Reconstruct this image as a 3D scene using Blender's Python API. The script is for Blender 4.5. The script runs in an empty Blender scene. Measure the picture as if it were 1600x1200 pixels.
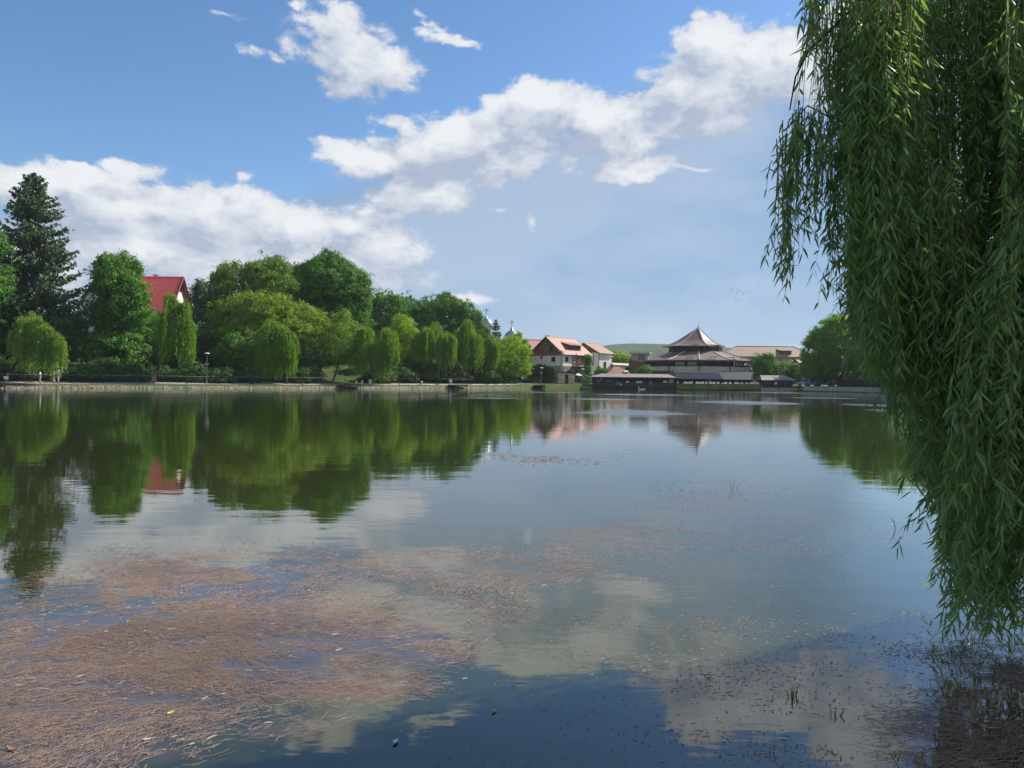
import bpy, bmesh, math, random
import numpy as np
from mathutils import Vector, Matrix

SC = bpy.context.scene
COL = SC.collection
R_ = math.radians
rnd = random.Random(7)
rng = np.random.default_rng(11)

# ------------------------------------------------------------------ camera
FPX = 1209.0                      # focal length in photograph pixels (1600 wide)
PITCH, ROLL, CAMZ = math.atan(7.5 / FPX), 0.010, 1.8
CAMM = Matrix.Rotation(math.pi / 2 - PITCH, 4, 'X') @ Matrix.Rotation(ROLL, 4, 'Z')
cam_data = bpy.data.cameras.new('camera')
cam_data.sensor_fit = 'HORIZONTAL'
cam_data.sensor_width = 36.0
cam_data.lens = 36.0 * FPX / 1600.0
cam_data.clip_start = 0.05
cam_data.clip_end = 9000
cam = bpy.data.objects.new('camera', cam_data)
COL.objects.link(cam)
cam.matrix_world = Matrix.Translation((0, 0, CAMZ)) @ CAMM
SC.camera = cam

# ------------------------------------------------------------------ light
SUN_AZ, SUN_EL = R_(58), R_(41)   # azimuth from +Y towards +X
SUN_DIR = Vector((math.sin(SUN_AZ) * math.cos(SUN_EL), math.cos(SUN_AZ) * math.cos(SUN_EL), math.sin(SUN_EL)))
sun_data = bpy.data.lights.new('sun', 'SUN')
sun_data.energy = 5.0
sun_data.angle = R_(0.5)
sun_data.color = (1.0, 0.93, 0.80)
sun = bpy.data.objects.new('sun', sun_data)
COL.objects.link(sun)
sun.rotation_euler = SUN_DIR.to_track_quat('Z', 'Y').to_euler()
sun.location = SUN_DIR * 60
SKY_STRENGTH = 0.098
SC.view_settings.view_transform = 'Standard'
SC.view_settings.look = 'None'
SC.view_settings.exposure = 0.72
SC.view_settings.gamma = 1.0
SC.view_settings.use_curve_mapping = False
SC.cycles.use_denoising = True
SC.cycles.adaptive_threshold = 0.015
SC.cycles.max_bounces = 6
SC.cycles.diffuse_bounces = 3
SC.cycles.glossy_bounces = 3
SC.cycles.transmission_bounces = 4
SC.cycles.volume_bounces = 0
SC.cycles.caustics_reflective = False
SC.cycles.caustics_refractive = False
SC.cycles.sample_clamp_indirect = 6


def W(px, py, D):
    """point at photograph pixel (px, py) whose distance along +Y is D"""
    v = CAMM.to_3x3() @ Vector(((px - 800) / FPX, -(py - 600) / FPX, -1.0))
    return Vector((0, 0, CAMZ)) + v * (D / v.y)


def X(px, D): return W(px, 592 + 0.01 * (px - 800), D).x
def Z(px, py, D): return W(px, py, D).z
def ppm(D): return FPX / D


def azel(px, py):
    d = W(px, py, 1.0) - Vector((0, 0, CAMZ))
    d.normalize()
    return math.atan2(d.x, d.y), math.asin(d.z)


# ------------------------------------------------------------------ node helpers
class NT:
    def __init__(s, nt):
        s.nt = nt
    def n(s, typ, **kw):
        nd = s.nt.nodes.new(typ)
        for k, v in kw.items():
            setattr(nd, k, v)
        return nd
    def l(s, a, b): s.nt.links.new(a, b)
    def setin(s, sock, v):
        if isinstance(v, bpy.types.NodeSocket): s.l(v, sock)
        else: sock.default_value = v
    def math(s, op, a, b=None, c=None, clamp=False):
        m = s.n('ShaderNodeMath', operation=op, use_clamp=clamp)
        for i, v in enumerate((a, b, c)):
            if v is not None: s.setin(m.inputs[i], v)
        return m.outputs[0]
    def vmath(s, op, a, b=None, scale=None):
        m = s.n('ShaderNodeVectorMath', operation=op)
        s.setin(m.inputs[0], a)
        if b is not None: s.setin(m.inputs[1], b)
        if scale is not None: s.setin(m.inputs['Scale'], scale)
        return m.outputs[0]
    def mix(s, f, a, b):
        m = s.n('ShaderNodeMix', data_type='RGBA')
        s.setin(m.inputs[0], f); s.setin(m.inputs[6], a); s.setin(m.inputs[7], b)
        return m.outputs[2]
    def noise(s, vec, scale, detail=4, rough=0.55, dist=0.0):
        m = s.n('ShaderNodeTexNoise')
        if vec is not None: s.l(vec, m.inputs['Vector'])
        m.inputs['Scale'].default_value = scale
        m.inputs['Detail'].default_value = detail
        m.inputs['Roughness'].default_value = rough
        m.inputs['Distortion'].default_value = dist
        return m
    def smooth(s, v, a, b, lo=0.0, hi=1.0):
        m = s.n('ShaderNodeMapRange', interpolation_type='SMOOTHSTEP')
        s.setin(m.inputs[0], v)
        m.inputs[1].default_value = a; m.inputs[2].default_value = b
        m.inputs[3].default_value = lo; m.inputs[4].default_value = hi
        return m.outputs[0]
    def mapping(s, vec, loc=(0, 0, 0), rot=(0, 0, 0), scale=(1, 1, 1), typ='POINT'):
        m = s.n('ShaderNodeMapping', vector_type=typ)
        s.l(vec, m.inputs[0])
        m.inputs['Location'].default_value = loc
        m.inputs['Rotation'].default_value = rot
        m.inputs['Scale'].default_value = scale
        return m.outputs[0]


def rgb(r, g, b): return (r, g, b, 1.0)

# ------------------------------------------------------------------ sky: Nishita daylight and a cumulus deck
# cumulus banks: (pixel x, pixel y, radius x, radius y, tilt in degrees, weight)
CLOUDS = [
    (552, 88, 128, 74, 12, 0.95), (535, 35, 52, 44, 0, .75), (545, 128, 52, 48, 0, .8), (610, 90, 70, 42, 20, .75), (395, 90, 32, 17, 0, .52), (432, 98, 30, 10, 0, .40),
    (715, 64, 68, 15, 8, .58), (675, 38, 38, 14, 15, .42), (355, 22, 44, 11, 0, .34), (470, 14, 26, 9, 0, .38),
    (580, 243, 120, 38, 2, 1.0), (690, 225, 150, 66, -8, 1.05), (625, 196, 58, 22, 10, .8),
    (800, 205, 150, 72, -14, 1.05), (862, 152, 100, 46, 0, 1.05), (940, 180, 110, 58, 10, 1.0), (800, 262, 110, 30, -8, .75),
    (1060, 130, 120, 66, -20, .9), (1122, 62, 84, 66, 10, 1.0), (1120, 132, 92, 84, 0, 1.0), (1215, 92, 110, 80, 0, 1.1), (1105, 185, 110, 36, -6, .9), (1330, 80, 160, 120, 0, 1.0),
    (985, 262, 130, 25, -3, .95), (1075, 258, 60, 10, -6, .7), (1005, 218, 26, 12, 0, .6),
    (50, 292, 190, 62, 6, 1.1), (-150, 300, 200, 80, 0, 1.1), (205, 320, 170, 62, 0, 1.1), (225, 262, 62, 22, 0, .7), (330, 335, 130, 58, 8, 1.1),
    (375, 282, 28, 24, 0, .6), (250, 400, 320, 100, 0, 1.2), (460, 345, 110, 52, 0, 1.05), (548, 352, 66, 42, 0, 1.0), (100, 420, 320, 110, 0, 1.2),
    (500, 420, 220, 80, 0, 1.0), (730, 467, 62, 13, 4, .7), (560, 470, 120, 22, 0, .7), (770, 316, 22, 9, 0, .5), (832, 345, 18, 26, 0, .4),
    (590, 385, 110, 55, 0, .95), (660, 300, 120, 48, -14, .75), (560, 330, 60, 24, 0, .7), (950, 225, 150, 50, -10, .7), (120, 270, 90, 32, 0, .9),
    (1700, 60, 260, 90, 0, .9), (-420, 180, 260, 70, 0, .8), (1950, 330, 300, 80, 0, .8),
]
# thin even veils under the banks: (x, y, rx, ry, tilt, weight)
VEILS = [(690, 335, 300, 130, -12, 1.0), (880, 270, 380, 130, -16, .9), (1190, 190, 280, 170, 0, .8), (560, 425, 320, 120, 0, .9), (900, 410, 500, 190, 0, .75), (280, 420, 520, 170, 0, .9), (1050, 520, 620, 100, 0, .7), (400, 540, 800, 90, 0, .5), (1250, 400, 340, 240, 0, .45), (980, 330, 420, 210, -8, .5), (2050, 430, 900, 230, 0, .9), (-700, 430, 800, 220, 0, .9)]


# unseen clouds behind the camera, added to fill the shaded fronts: azimuth, elevation, radii in radians, weight
FILL_CLOUDS = [(2.5, .55, .75, .34, 1.0), (-2.55, .50, .85, .36, 1.1), (-1.55, .42, .50, .26, .9), (1.7, .85, .5, .25, .7), (3.05, 1.0, .8, .28, .9), (-2.9, .95, .8, .25, .9), (2.95, .30, .6, .22, .9), (-1.9, .95, .6, .22, .8)]


def add_blobs(t, vec, blobs, soft):
    out = None
    ell = []
    for (px, py, rx, ry, tilt, w) in blobs:
        a, e = azel(px, py)
        a2, _ = azel(px + rx, py)
        _, e2 = azel(px, py - ry)
        ell.append((a, e, abs(a2 - a), abs(e2 - e), tilt, w))
    if not soft: ell += [(a, e, ra, re_, 0, w) for a, e, ra, re_, w in FILL_CLOUDS]
    for (a, e, ra, re_, tilt, w) in ell:
        m = t.mapping(vec, (a, e, 0), (0, 0, R_(-tilt)), (ra, re_, 1), 'TEXTURE')
        g = t.n('ShaderNodeTexGradient', gradient_type='SPHERICAL')
        t.l(m, g.inputs[0])
        v = t.math('MULTIPLY', g.outputs['Fac'], w)
        if out is None: out = v
        elif soft: out = t.math('ADD', out, v)
        else: out = t.math('MAXIMUM', out, v)
    return out


def cloud_group():
    ng = bpy.data.node_groups.new('cloud_density', 'ShaderNodeTree')
    ng.interface.new_socket('Vector', in_out='INPUT', socket_type='NodeSocketVector')
    ng.interface.new_socket('Density', in_out='OUTPUT', socket_type='NodeSocketFloat')
    ng.interface.new_socket('Fine', in_out='OUTPUT', socket_type='NodeSocketFloat')
    t = NT(ng)
    gi, go = t.n('NodeGroupInput'), t.n('NodeGroupOutput')
    p = gi.outputs[0]
    q = t.mapping(p, scale=(1.0, 1.5, 1.0))
    warp = t.noise(q, 9.0, 5, 0.6)
    w = t.vmath('SUBTRACT', warp.outputs['Color'], (0.5, 0.5, 0.5))
    w = t.vmath('MULTIPLY', w, (0.085, 0.06, 0.0))
    pw = t.vmath('ADD', p, w)
    blob = add_blobs(t, pw, CLOUDS, False)
    n1 = t.noise(q, 9.0, 8, 0.62, 0.4)
    n2 = t.noise(q, 36.0, 7, 0.62, 0.3)
    nn = t.math('SUBTRACT', n1.outputs['Fac'], 0.52)
    gate = t.math('MULTIPLY', blob, 4.0, clamp=True)
    d = t.math('MULTIPLY_ADD', nn, t.math('MULTIPLY', gate, 2.6), t.math('MULTIPLY', blob, 1.75))
    d = t.math('MULTIPLY_ADD', t.math('SUBTRACT', n2.outputs['Fac'], 0.5), t.math('MULTIPLY', gate, 1.7), d)
    t.l(d, go.inputs[0])
    t.l(n1.outputs['Fac'], go.inputs[1])
    return ng


def build_world():
    w = bpy.data.worlds.new('World')
    SC.world = w
    w.use_nodes = True
    nt = w.node_tree
    nt.nodes.clear()
    t = NT(nt)
    out = t.n('ShaderNodeOutputWorld')
    bg = t.n('ShaderNodeBackground')
    bg.inputs['Strength'].default_value = SKY_STRENGTH
    t.l(bg.outputs[0], out.inputs[0])
    sky = t.n('ShaderNodeTexSky', sky_type='NISHITA', sun_disc=False)
    sky.sun_elevation = SUN_EL
    sky.sun_rotation = SUN_AZ
    sky.altitude = 300
    sky.air_density = 1.0
    sky.dust_density = 0.4
    sky.ozone_density = 3.2
    tc = t.n('ShaderNodeTexCoord')
    sep = t.n('ShaderNodeSeparateXYZ')
    t.l(tc.outputs['Generated'], sep.inputs[0])
    az = t.math('ARCTAN2', sep.outputs[0], sep.outputs[1])
    el = t.math('ARCSINE', sep.outputs[2])
    cb = t.n('ShaderNodeCombineXYZ')
    t.l(az, cb.inputs[0]); t.l(el, cb.inputs[1])
    p = cb.outputs[0]
    ng = cloud_group()
    g1 = t.n('ShaderNodeGroup'); g1.node_tree = ng
    t.l(p, g1.inputs[0])
    g2 = t.n('ShaderNodeGroup'); g2.node_tree = ng
    t.l(t.vmath('ADD', p, (0.016, 0.030, 0.0)), g2.inputs[0])
    d1, d2 = g1.outputs[0], g2.outputs[0]
    alpha = t.smooth(d1, 0.10, 0.66)
    alpha = t.math('MULTIPLY', alpha, 0.97)
    lit = t.math('SUBTRACT', d1, d2)
    lit = t.math('MULTIPLY_ADD', lit, 0.62, 0.36)
    thick = t.smooth(d1, 0.9, 2.3, 0.0, 0.22)
    lit = t.math('ADD', lit, t.math('MULTIPLY', t.math('SUBTRACT', g1.outputs[1], 0.5), 1.3))
    lit = t.math('SUBTRACT', lit, thick, clamp=True)
    k = 0.60 / SKY_STRENGTH
    shade = rgb(0.44 * k, 0.51 * k, 0.645 * k)
    white = rgb(0.88 * k, 0.90 * k, 0.93 * k)
    ccol = t.mix(lit, shade, white)
    hsv = t.n('ShaderNodeHueSaturation')
    t.l(sky.outputs[0], hsv.inputs['Color'])
    hsv.inputs['Saturation'].default_value = 1.14
    hsv.inputs['Value'].default_value = 0.92
    veil = add_blobs(t, p, VEILS, True)
    vn = t.noise(t.mapping(p, scale=(1, 2.2, 1)), 6.0, 8, 0.6)
    veil = t.math('MULTIPLY', veil, t.math('MULTIPLY_ADD', vn.outputs['Fac'], 2.2, 0.25))
    dense = t.smooth(veil, 0.7, 1.7)
    veil = t.smooth(veil, 0.0, 0.85, 0.0, 0.88)
    vcol = rgb(0.262 * k, 0.412 * k, 0.640 * k)
    vcol = t.mix(dense, vcol, rgb(0.42 * k, 0.525 * k, 0.69 * k))
    base = t.mix(veil, hsv.outputs[0], vcol)
    t.l(t.mix(alpha, base, ccol), bg.inputs['Color'])
    w.cycles.sampling_method = 'MANUAL'
    w.cycles.sample_map_resolution = 512


build_world()

# ------------------------------------------------------------------ objects
def tag(o, label=None, cat=None, group=None, kind=None):
    if label: o['label'] = label
    if cat: o['category'] = cat
    if group: o['group'] = group
    if kind: o['kind'] = kind
    return o


def thing(name, label, cat, loc, rotz=0.0, group=None):
    o = bpy.data.objects.new(name, None)
    o.empty_display_size = 0.3
    COL.objects.link(o)
    o.location = loc
    o.rotation_euler = (0, 0, rotz)
    return tag(o, label, cat, group)


def copy_tree(o, parent=None):
    c = o.copy()
    COL.objects.link(c)
    if parent is not None: c.parent = parent
    for ch in [x for x in bpy.data.objects if x.parent == o]:
        copy_tree(ch, c)
    return c


def mesh_object(name, verts, faces, mat, parent=None, smooth=False):
    me = bpy.data.meshes.new(name)
    me.from_pydata(verts, [], faces)
    if smooth:
        me.polygons.foreach_set('use_smooth', [True] * len(me.polygons))
    me.update()
    if mat: me.materials.append(mat)
    o = bpy.data.objects.new(name, me)
    COL.objects.link(o)
    if parent is not None: o.parent = parent
    return o


def quads_object(name, V, mat, parent=None, smooth=False, quads=None):
    """V: (n,4,3) array of separate quads, or (m,3) verts with quads (k,4)"""
    me = bpy.data.meshes.new(name)
    if quads is None:
        n = len(V)
        co = np.ascontiguousarray(V, dtype=np.float32).reshape(-1)
        idx = np.arange(n * 4, dtype=np.int32)
        nv, nf = n * 4, n
    else:
        co = np.ascontiguousarray(V, dtype=np.float32).reshape(-1)
        idx = np.ascontiguousarray(quads, dtype=np.int32).reshape(-1)
        nv, nf = len(V), len(quads)
    me.vertices.add(nv)
    me.vertices.foreach_set('co', co)
    me.loops.add(nf * 4)
    me.loops.foreach_set('vertex_index', idx)
    me.polygons.add(nf)
    me.polygons.foreach_set('loop_start', np.arange(0, nf * 4, 4, dtype=np.int32))
    me.polygons.foreach_set('loop_total', np.full(nf, 4, dtype=np.int32))
    if smooth: me.polygons.foreach_set('use_smooth', np.ones(nf, dtype=bool))
    me.update(calc_edges=True)
    me.validate()
    if mat: me.materials.append(mat)
    o = bpy.data.objects.new(name, me)
    COL.objects.link(o)
    if parent is not None: o.parent = parent
    return o


class MB:
    def __init__(s): s.v, s.f = [], []
    def add(s, vs, fs):
        b = len(s.v)
        s.v += [tuple(v) for v in vs]
        s.f += [tuple(i + b for i in f) for f in fs]
    def box(s, x0, x1, y0, y1, z0, z1):
        s.add([(x0, y0, z0), (x1, y0, z0), (x1, y1, z0), (x0, y1, z0), (x0, y0, z1), (x1, y0, z1), (x1, y1, z1), (x0, y1, z1)],
              [(0, 3, 2, 1), (4, 5, 6, 7), (0, 1, 5, 4), (1, 2, 6, 5), (2, 3, 7, 6), (3, 0, 4, 7)])
    def poly(s, pts): s.add(pts, [tuple(range(len(pts)))])
    def slab(s, pts, th):
        """thick plate: polygon pts, thickened along minus its normal"""
        p = [Vector(q) for q in pts]
        n = (p[1] - p[0]).cross(p[2] - p[0]).normalized() * th
        k = len(p)
        s.add(p + [q - n for q in p], [tuple(range(k)), tuple(range(2 * k - 1, k - 1, -1))] + [(i, i + k, (i + 1) % k + k, (i + 1) % k) for i in range(k)])
    def prism(s, prof, y0, y1):
        """profile in (x,z) extruded along y"""
        k = len(prof)
        s.add([(x, y0, z) for x, z in prof] + [(x, y1, z) for x, z in prof],
              [tuple(range(k)), tuple(range(2 * k - 1, k - 1, -1))] + [(i, i + k, (i + 1) % k + k, (i + 1) % k) for i in range(k)])
    def tube(s, pts, rad, n=7, cap=True):
        pts = [Vector(p) for p in pts]
        if not hasattr(rad, '__len__'): rad = [rad] * len(pts)
        b = len(s.v)
        prev = None
        for i, p in enumerate(pts):
            d = (pts[min(i + 1, len(pts) - 1)] - pts[max(i - 1, 0)]).normalized()
            if prev is None:
                prev = d.cross(Vector((0.31, 0.17, 0.93)) if abs(d.z) < 0.9 else Vector((1, 0.1, 0))).normalized()
            u = (prev - d * prev.dot(d)).normalized()
            prev = u
            w = d.cross(u)
            for k in range(n):
                a = 2 * math.pi * k / n
                s.v.append(tuple(p + (u * math.cos(a) + w * math.sin(a)) * rad[i]))
        for i in range(len(pts) - 1):
            for k in range(n):
                a, c = b + i * n + k, b + i * n + (k + 1) % n
                s.f.append((a, c, c + n, a + n))
        if cap:
            s.f.append(tuple(b + k for k in range(n - 1, -1, -1)))
            e = b + (len(pts) - 1) * n
            s.f.append(tuple(e + k for k in range(n)))
    def lathe(s, prof, n=16, cx=0, cy=0, a0=0.0):
        """profile list of (r, z)"""
        b = len(s.v)
        for r, z in prof:
            for k in range(n):
                a = a0 + 2 * math.pi * k / n
                s.v.append((cx + r * math.cos(a), cy + r * math.sin(a), z))
        for i in range(len(prof) - 1):
            for k in range(n):
                p, q = b + i * n + k, b + i * n + (k + 1) % n
                s.f.append((p, q, q + n, p + n))
        s.f.append(tuple(b + k for k in range(n - 1, -1, -1)))
        e = b + (len(prof) - 1) * n
        s.f.append(tuple(e + k for k in range(n)))
    def build(s, name, mat, parent=None, smooth=False):
        return mesh_object(name, s.v, s.f, mat, parent, smooth)


# ------------------------------------------------------------------ materials
def new_mat(name):
    m = bpy.data.materials.new(name)
    m.use_nodes = True
    m.node_tree.nodes.clear()
    t = NT(m.node_tree)
    o = t.n('ShaderNodeOutputMaterial')
    return m, t, o


def principled(t, col, rough=0.7, spec=0.3, metal=0.0, normal=None):
    b = t.n('ShaderNodeBsdfPrincipled')
    t.setin(b.inputs['Base Color'], col)
    t.setin(b.inputs['Roughness'], rough)
    b.inputs['Specular IOR Level'].default_value = spec
    b.inputs['Metallic'].default_value = metal
    if normal is not None: t.l(normal, b.inputs['Normal'])
    return b


def plain(name, col, var=0.25, scale=1.5, rough=0.75, spec=0.25, bump=0.0, metal=0.0, col2=None):
    """surface colour broken up by two octaves of wear"""
    m, t, o = new_mat(name)
    tc = t.n('ShaderNodeTexCoord')
    n = t.noise(tc.outputs['Object'], scale, 6, 0.6)
    c2 = col2 if col2 else tuple(c * (1 - var) for c in col)
    f = t.smooth(n.outputs['Fac'], 0.3, 0.7)
    c = t.mix(f, rgb(*col), rgb(*c2))
    nrm = None
    if bump:
        bn = t.n('ShaderNodeBump')
        bn.inputs['Strength'].default_value = bump
        bn.inputs['Distance'].default_value = 0.05
        t.l(t.noise(tc.outputs['Object'], scale * 8, 4).outputs['Fac'], bn.inputs['Height'])
        nrm = bn.outputs[0]
    t.l(principled(t, c, rough, spec, metal, nrm).outputs[0], o.inputs[0])
    return m


def roof_mat(name, col, var=0.3, pitch=0.9, direction='Z', rough=0.6):
    """tiles in courses: mottled colour, course lines"""
    m, t, o = new_mat(name)
    tc = t.n('ShaderNodeTexCoord')
    wv = t.n('ShaderNodeTexWave', wave_type='BANDS', bands_direction=direction, wave_profile='SAW')
    t.l(tc.outputs['Object'], wv.inputs['Vector'])
    wv.inputs['Scale'].default_value = pitch
    wv.inputs['Distortion'].default_value = 0.6
    wv.inputs['Detail'].default_value = 2
    n = t.noise(tc.outputs['Object'], 0.9, 6, 0.65)
    n2 = t.noise(tc.outputs['Object'], 7.0, 3, 0.6)
    f = t.math('MULTIPLY_ADD', n2.outputs['Fac'], 0.5, t.math('MULTIPLY', n.outputs['Fac'], 0.6))
    c = t.mix(t.smooth(f, 0.3, 0.8), rgb(*col), rgb(*[x * (1 - var) for x in col]))
    c = t.mix(t.math('MULTIPLY', wv.outputs['Fac'], 0.28), c, rgb(*[x * 0.55 for x in col]))
    t.l(principled(t, c, rough, 0.35 if rough < .9 else .08).outputs[0], o.inputs[0])
    return m


def leaf_mat(name, c1, c2, trans=0.33, rough=0.55, spec=0.12, turned=None, under=None):
    """leaves: every leaf its own mix of two greens, light through the blade"""
    m, t, o = new_mat(name)
    g = t.n('ShaderNodeNewGeometry')
    tc = t.n('ShaderNodeTexCoord')
    n = t.noise(tc.outputs['Object'], 0.35, 3, 0.5)
    f = t.math('MULTIPLY_ADD', g.outputs['Random Per Island'], 0.6, t.math('MULTIPLY', t.smooth(n.outputs['Fac'], 0.3, 0.7), 0.4))
    c = t.mix(f, rgb(*c1), rgb(*c2))
    if turned:
        c = t.mix(t.math('GREATER_THAN', g.outputs['Random Per Island'], 0.975), c, rgb(*turned))
    if under:
        c = t.mix(g.outputs['Backfacing'], c, t.mix(0.6, c, rgb(*under)))
    b = principled(t, c, rough, spec)
    tr = t.n('ShaderNodeBsdfTranslucent')
    t.l(t.mix(0.5, c, rgb(c2[0] * 1.5, c2[1] * 1.4, c2[2] * 0.6)), tr.inputs['Color'])
    mx = t.n('ShaderNodeMixShader')
    mx.inputs[0].default_value = trans
    t.l(b.outputs[0], mx.inputs[1]); t.l(tr.outputs[0], mx.inputs[2])
    t.l(mx.outputs[0], o.inputs[0])
    return m


def glass_mat(name, col=(0.02, 0.025, 0.03)):
    m, t, o = new_mat(name)
    t.l(principled(t, rgb(*col), 0.06, 0.6).outputs[0], o.inputs[0])
    return m


M = dict(
    bark=plain('bark', (0.085, 0.065, 0.05), 0.5, 3.0, 0.9, 0.1, 0.6),
    bark_dark=plain('bark_dark', (0.05, 0.04, 0.032), 0.5, 3.0, 0.9, 0.1, 0.6),
    whitewash=plain('whitewash', (0.62, 0.60, 0.56), 0.3, 3.0, 0.9, 0.1),
    twig=plain('twig', (0.19, 0.20, 0.08), 0.4, 6.0, 0.7, 0.2),
    lf_willow=leaf_mat('willow_leaf', (0.088, 0.20, 0.018), (0.20, 0.345, 0.030), 0.32),
    lf_willow_pale=leaf_mat('pale_willow_leaf', (0.12, 0.23, 0.030), (0.22, 0.34, 0.050), 0.32),
    lf_near=leaf_mat('near_willow_leaf', (0.11, 0.23, 0.066), (0.20, 0.335, 0.09), 0.45, 0.42, 0.35, (0.36, 0.38, 0.08), (0.24, 0.31, 0.19)),
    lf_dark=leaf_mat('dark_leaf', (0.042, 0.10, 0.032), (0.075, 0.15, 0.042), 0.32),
    lf_mid=leaf_mat('mid_leaf', (0.055, 0.16, 0.026), (0.11, 0.25, 0.034), 0.38),
    lf_oak=leaf_mat('oak_leaf', (0.042, 0.14, 0.020), (0.095, 0.225, 0.028), 0.34),
    lf_yellow=leaf_mat('yellow_green_leaf', (0.12, 0.22, 0.020), (0.22, 0.31, 0.032), 0.40),
    lf_lime=leaf_mat('lime_leaf', (0.15, 0.30, 0.015), (0.26, 0.38, 0.025), 0.46),
    lf_walnut=leaf_mat('walnut_leaf', (0.078, 0.17, 0.022), (0.155, 0.25, 0.034), 0.36),
    lf_grey=leaf_mat('grey_green_leaf', (0.065, 0.11, 0.055), (0.11, 0.165, 0.075), 0.3),
    lf_linden=leaf_mat('linden_leaf', (0.085, 0.21, 0.024), (0.18, 0.33, 0.03), 0.5),
    needle=leaf_mat('needles', (0.046, 0.088, 0.044), (0.085, 0.135, 0.060), 0.15, 0.6, 0.25),
    white_wall=plain('white_wall', (0.70, 0.68, 0.62), 0.14, 0.8, 0.9, 0.15),
    grey_wall=plain('grey_wall', (0.36, 0.35, 0.33), 0.3, 1.2, 0.9, 0.15, 0.3),
    beige_wall=plain('beige_wall', (0.55, 0.49, 0.33), 0.15, 0.8, 0.9, 0.15),
    stone=plain('stone', (0.30, 0.28, 0.25), 0.55, 2.2, 0.9, 0.15, 0.7),
    stone_pale=plain('pale_stone', (0.225, 0.205, 0.17), 0.6, 1.9, 0.9, 0.15, 0.7),
    concrete=plain('concrete', (0.34, 0.33, 0.31), 0.35, 0.9, 0.9, 0.15, 0.4),
    wood_brown=plain('brown_boards', (0.20, 0.115, 0.068), 0.35, 2.5, 0.7, 0.2),
    wood_dark=plain('dark_boards', (0.035, 0.026, 0.026), 0.4, 2.5, 0.7, 0.2),
    wood_rail=plain('rail_boards', (0.14, 0.085, 0.055), 0.4, 3, 0.7, 0.2),
    roof_red=roof_mat('red_roof', (0.68, 0.13, 0.125), 0.2),
    roof_rose=roof_mat('rose_roof', (0.36, 0.19, 0.155), 0.3),
    roof_dark_red=roof_mat('dark_red_roof', (0.26, 0.05, 0.055), 0.3),
    roof_brown=roof_mat('brown_roof', (0.165, 0.115, 0.115), 0.35),
    roof_tan=roof_mat('tan_roof', (0.30, 0.215, 0.165), 0.3),
    roof_orange=roof_mat('orange_roof', (0.42, 0.23, 0.15), 0.35),
    roof_grey=roof_mat('grey_sheet_roof', (0.10, 0.105, 0.12), 0.3, 1.6, 'X'),
    roof_navy=roof_mat('navy_sheet_roof', (0.022, 0.03, 0.05), 0.3, 1.6, 'X', 0.95),
    roof_mauve=roof_mat('mauve_sheet_roof', (0.27, 0.215, 0.21), 0.35, 1.6, 'X'),
    trim_pale=plain('pale_trim', (0.52, 0.48, 0.44), 0.2, 2, 0.8, 0.2),
    trim_dark=plain('dark_trim', (0.05, 0.03, 0.03), 0.3, 2, 0.6, 0.3),
    wood_pavilion=plain('pavilion_boards', (0.085, 0.06, 0.06), 0.4, 2.5, 0.75, 0.15),
    parapet=plain('parapet_render', (0.50, 0.48, 0.45), 0.25, 1.0, 0.9, 0.12),
    metal_grey=plain('grey_metal', (0.28, 0.29, 0.29), 0.3, 3, 0.5, 0.4, 0, 0.3),
    metal_dark=plain('dark_metal', (0.04, 0.045, 0.045), 0.3, 3, 0.5, 0.4),
    dome=plain('dome_metal', (0.24, 0.275, 0.29), 0.2, 1.5, 0.4, 0.5, 0, 0.5),
    white_paint=plain('white_paint', (0.75, 0.75, 0.72), 0.15, 2, 0.6, 0.3),
    cloth_white=plain('white_cloth', (0.75, 0.74, 0.72), 0.1, 5, 0.9, 0.1),
    cloth_blue=plain('blue_cloth', (0.10, 0.15, 0.27), 0.2, 5, 0.9, 0.1),
    cloth_pale_blue=plain('pale_blue_cloth', (0.34, 0.40, 0.52), 0.2, 5, 0.9, 0.1),
    cloth_red=plain('red_cloth', (0.42, 0.05, 0.05), 0.2, 5, 0.9, 0.1),
    cloth_dark=plain('dark_cloth', (0.04, 0.045, 0.06), 0.2, 5, 0.9, 0.1),
    skin=plain('skin', (0.45, 0.27, 0.19), 0.1, 5, 0.6, 0.3),
    hair=plain('hair', (0.03, 0.022, 0.018), 0.2, 9, 0.6, 0.3),
    black=plain('black_feathers', (0.02, 0.02, 0.024), 0.2, 5, 0.7, 0.2),
    rubber=plain('rubber', (0.018, 0.018, 0.018), 0.2, 5, 0.8, 0.2),
    glass=glass_mat('window_glass'),
    glass_dark=glass_mat('dark_glass', (0.012, 0.012, 0.016)),
    hedge_board=plain('planted_boards', (0.16, 0.19, 0.06), 0.45, 1.3, 0.9, 0.1, 0.4, 0, (0.075, 0.105, 0.04)),
    lamp_glow=plain('lamp_shade', (0.62, 0.63, 0.63), 0.1, 3, 0.4, 0.4),
)

# ------------------------------------------------------------------ the lake shore, the ground, the water
SHORE_PX = [(-420, 82), (-250, 88), (-100, 94), (0, 98), (150, 105), (300, 112), (450, 121), (600, 131), (720, 143), (830, 153), (930, 156), (1050, 156), (1190, 155.5), (1250, 155), (1320, 146), (1400, 127), (1500, 108), (1620, 92), (1760, 76)]


def S(px):
    return float(np.interp(px, [p for p, _ in SHORE_PX], [d for _, d in SHORE_PX]))


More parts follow.
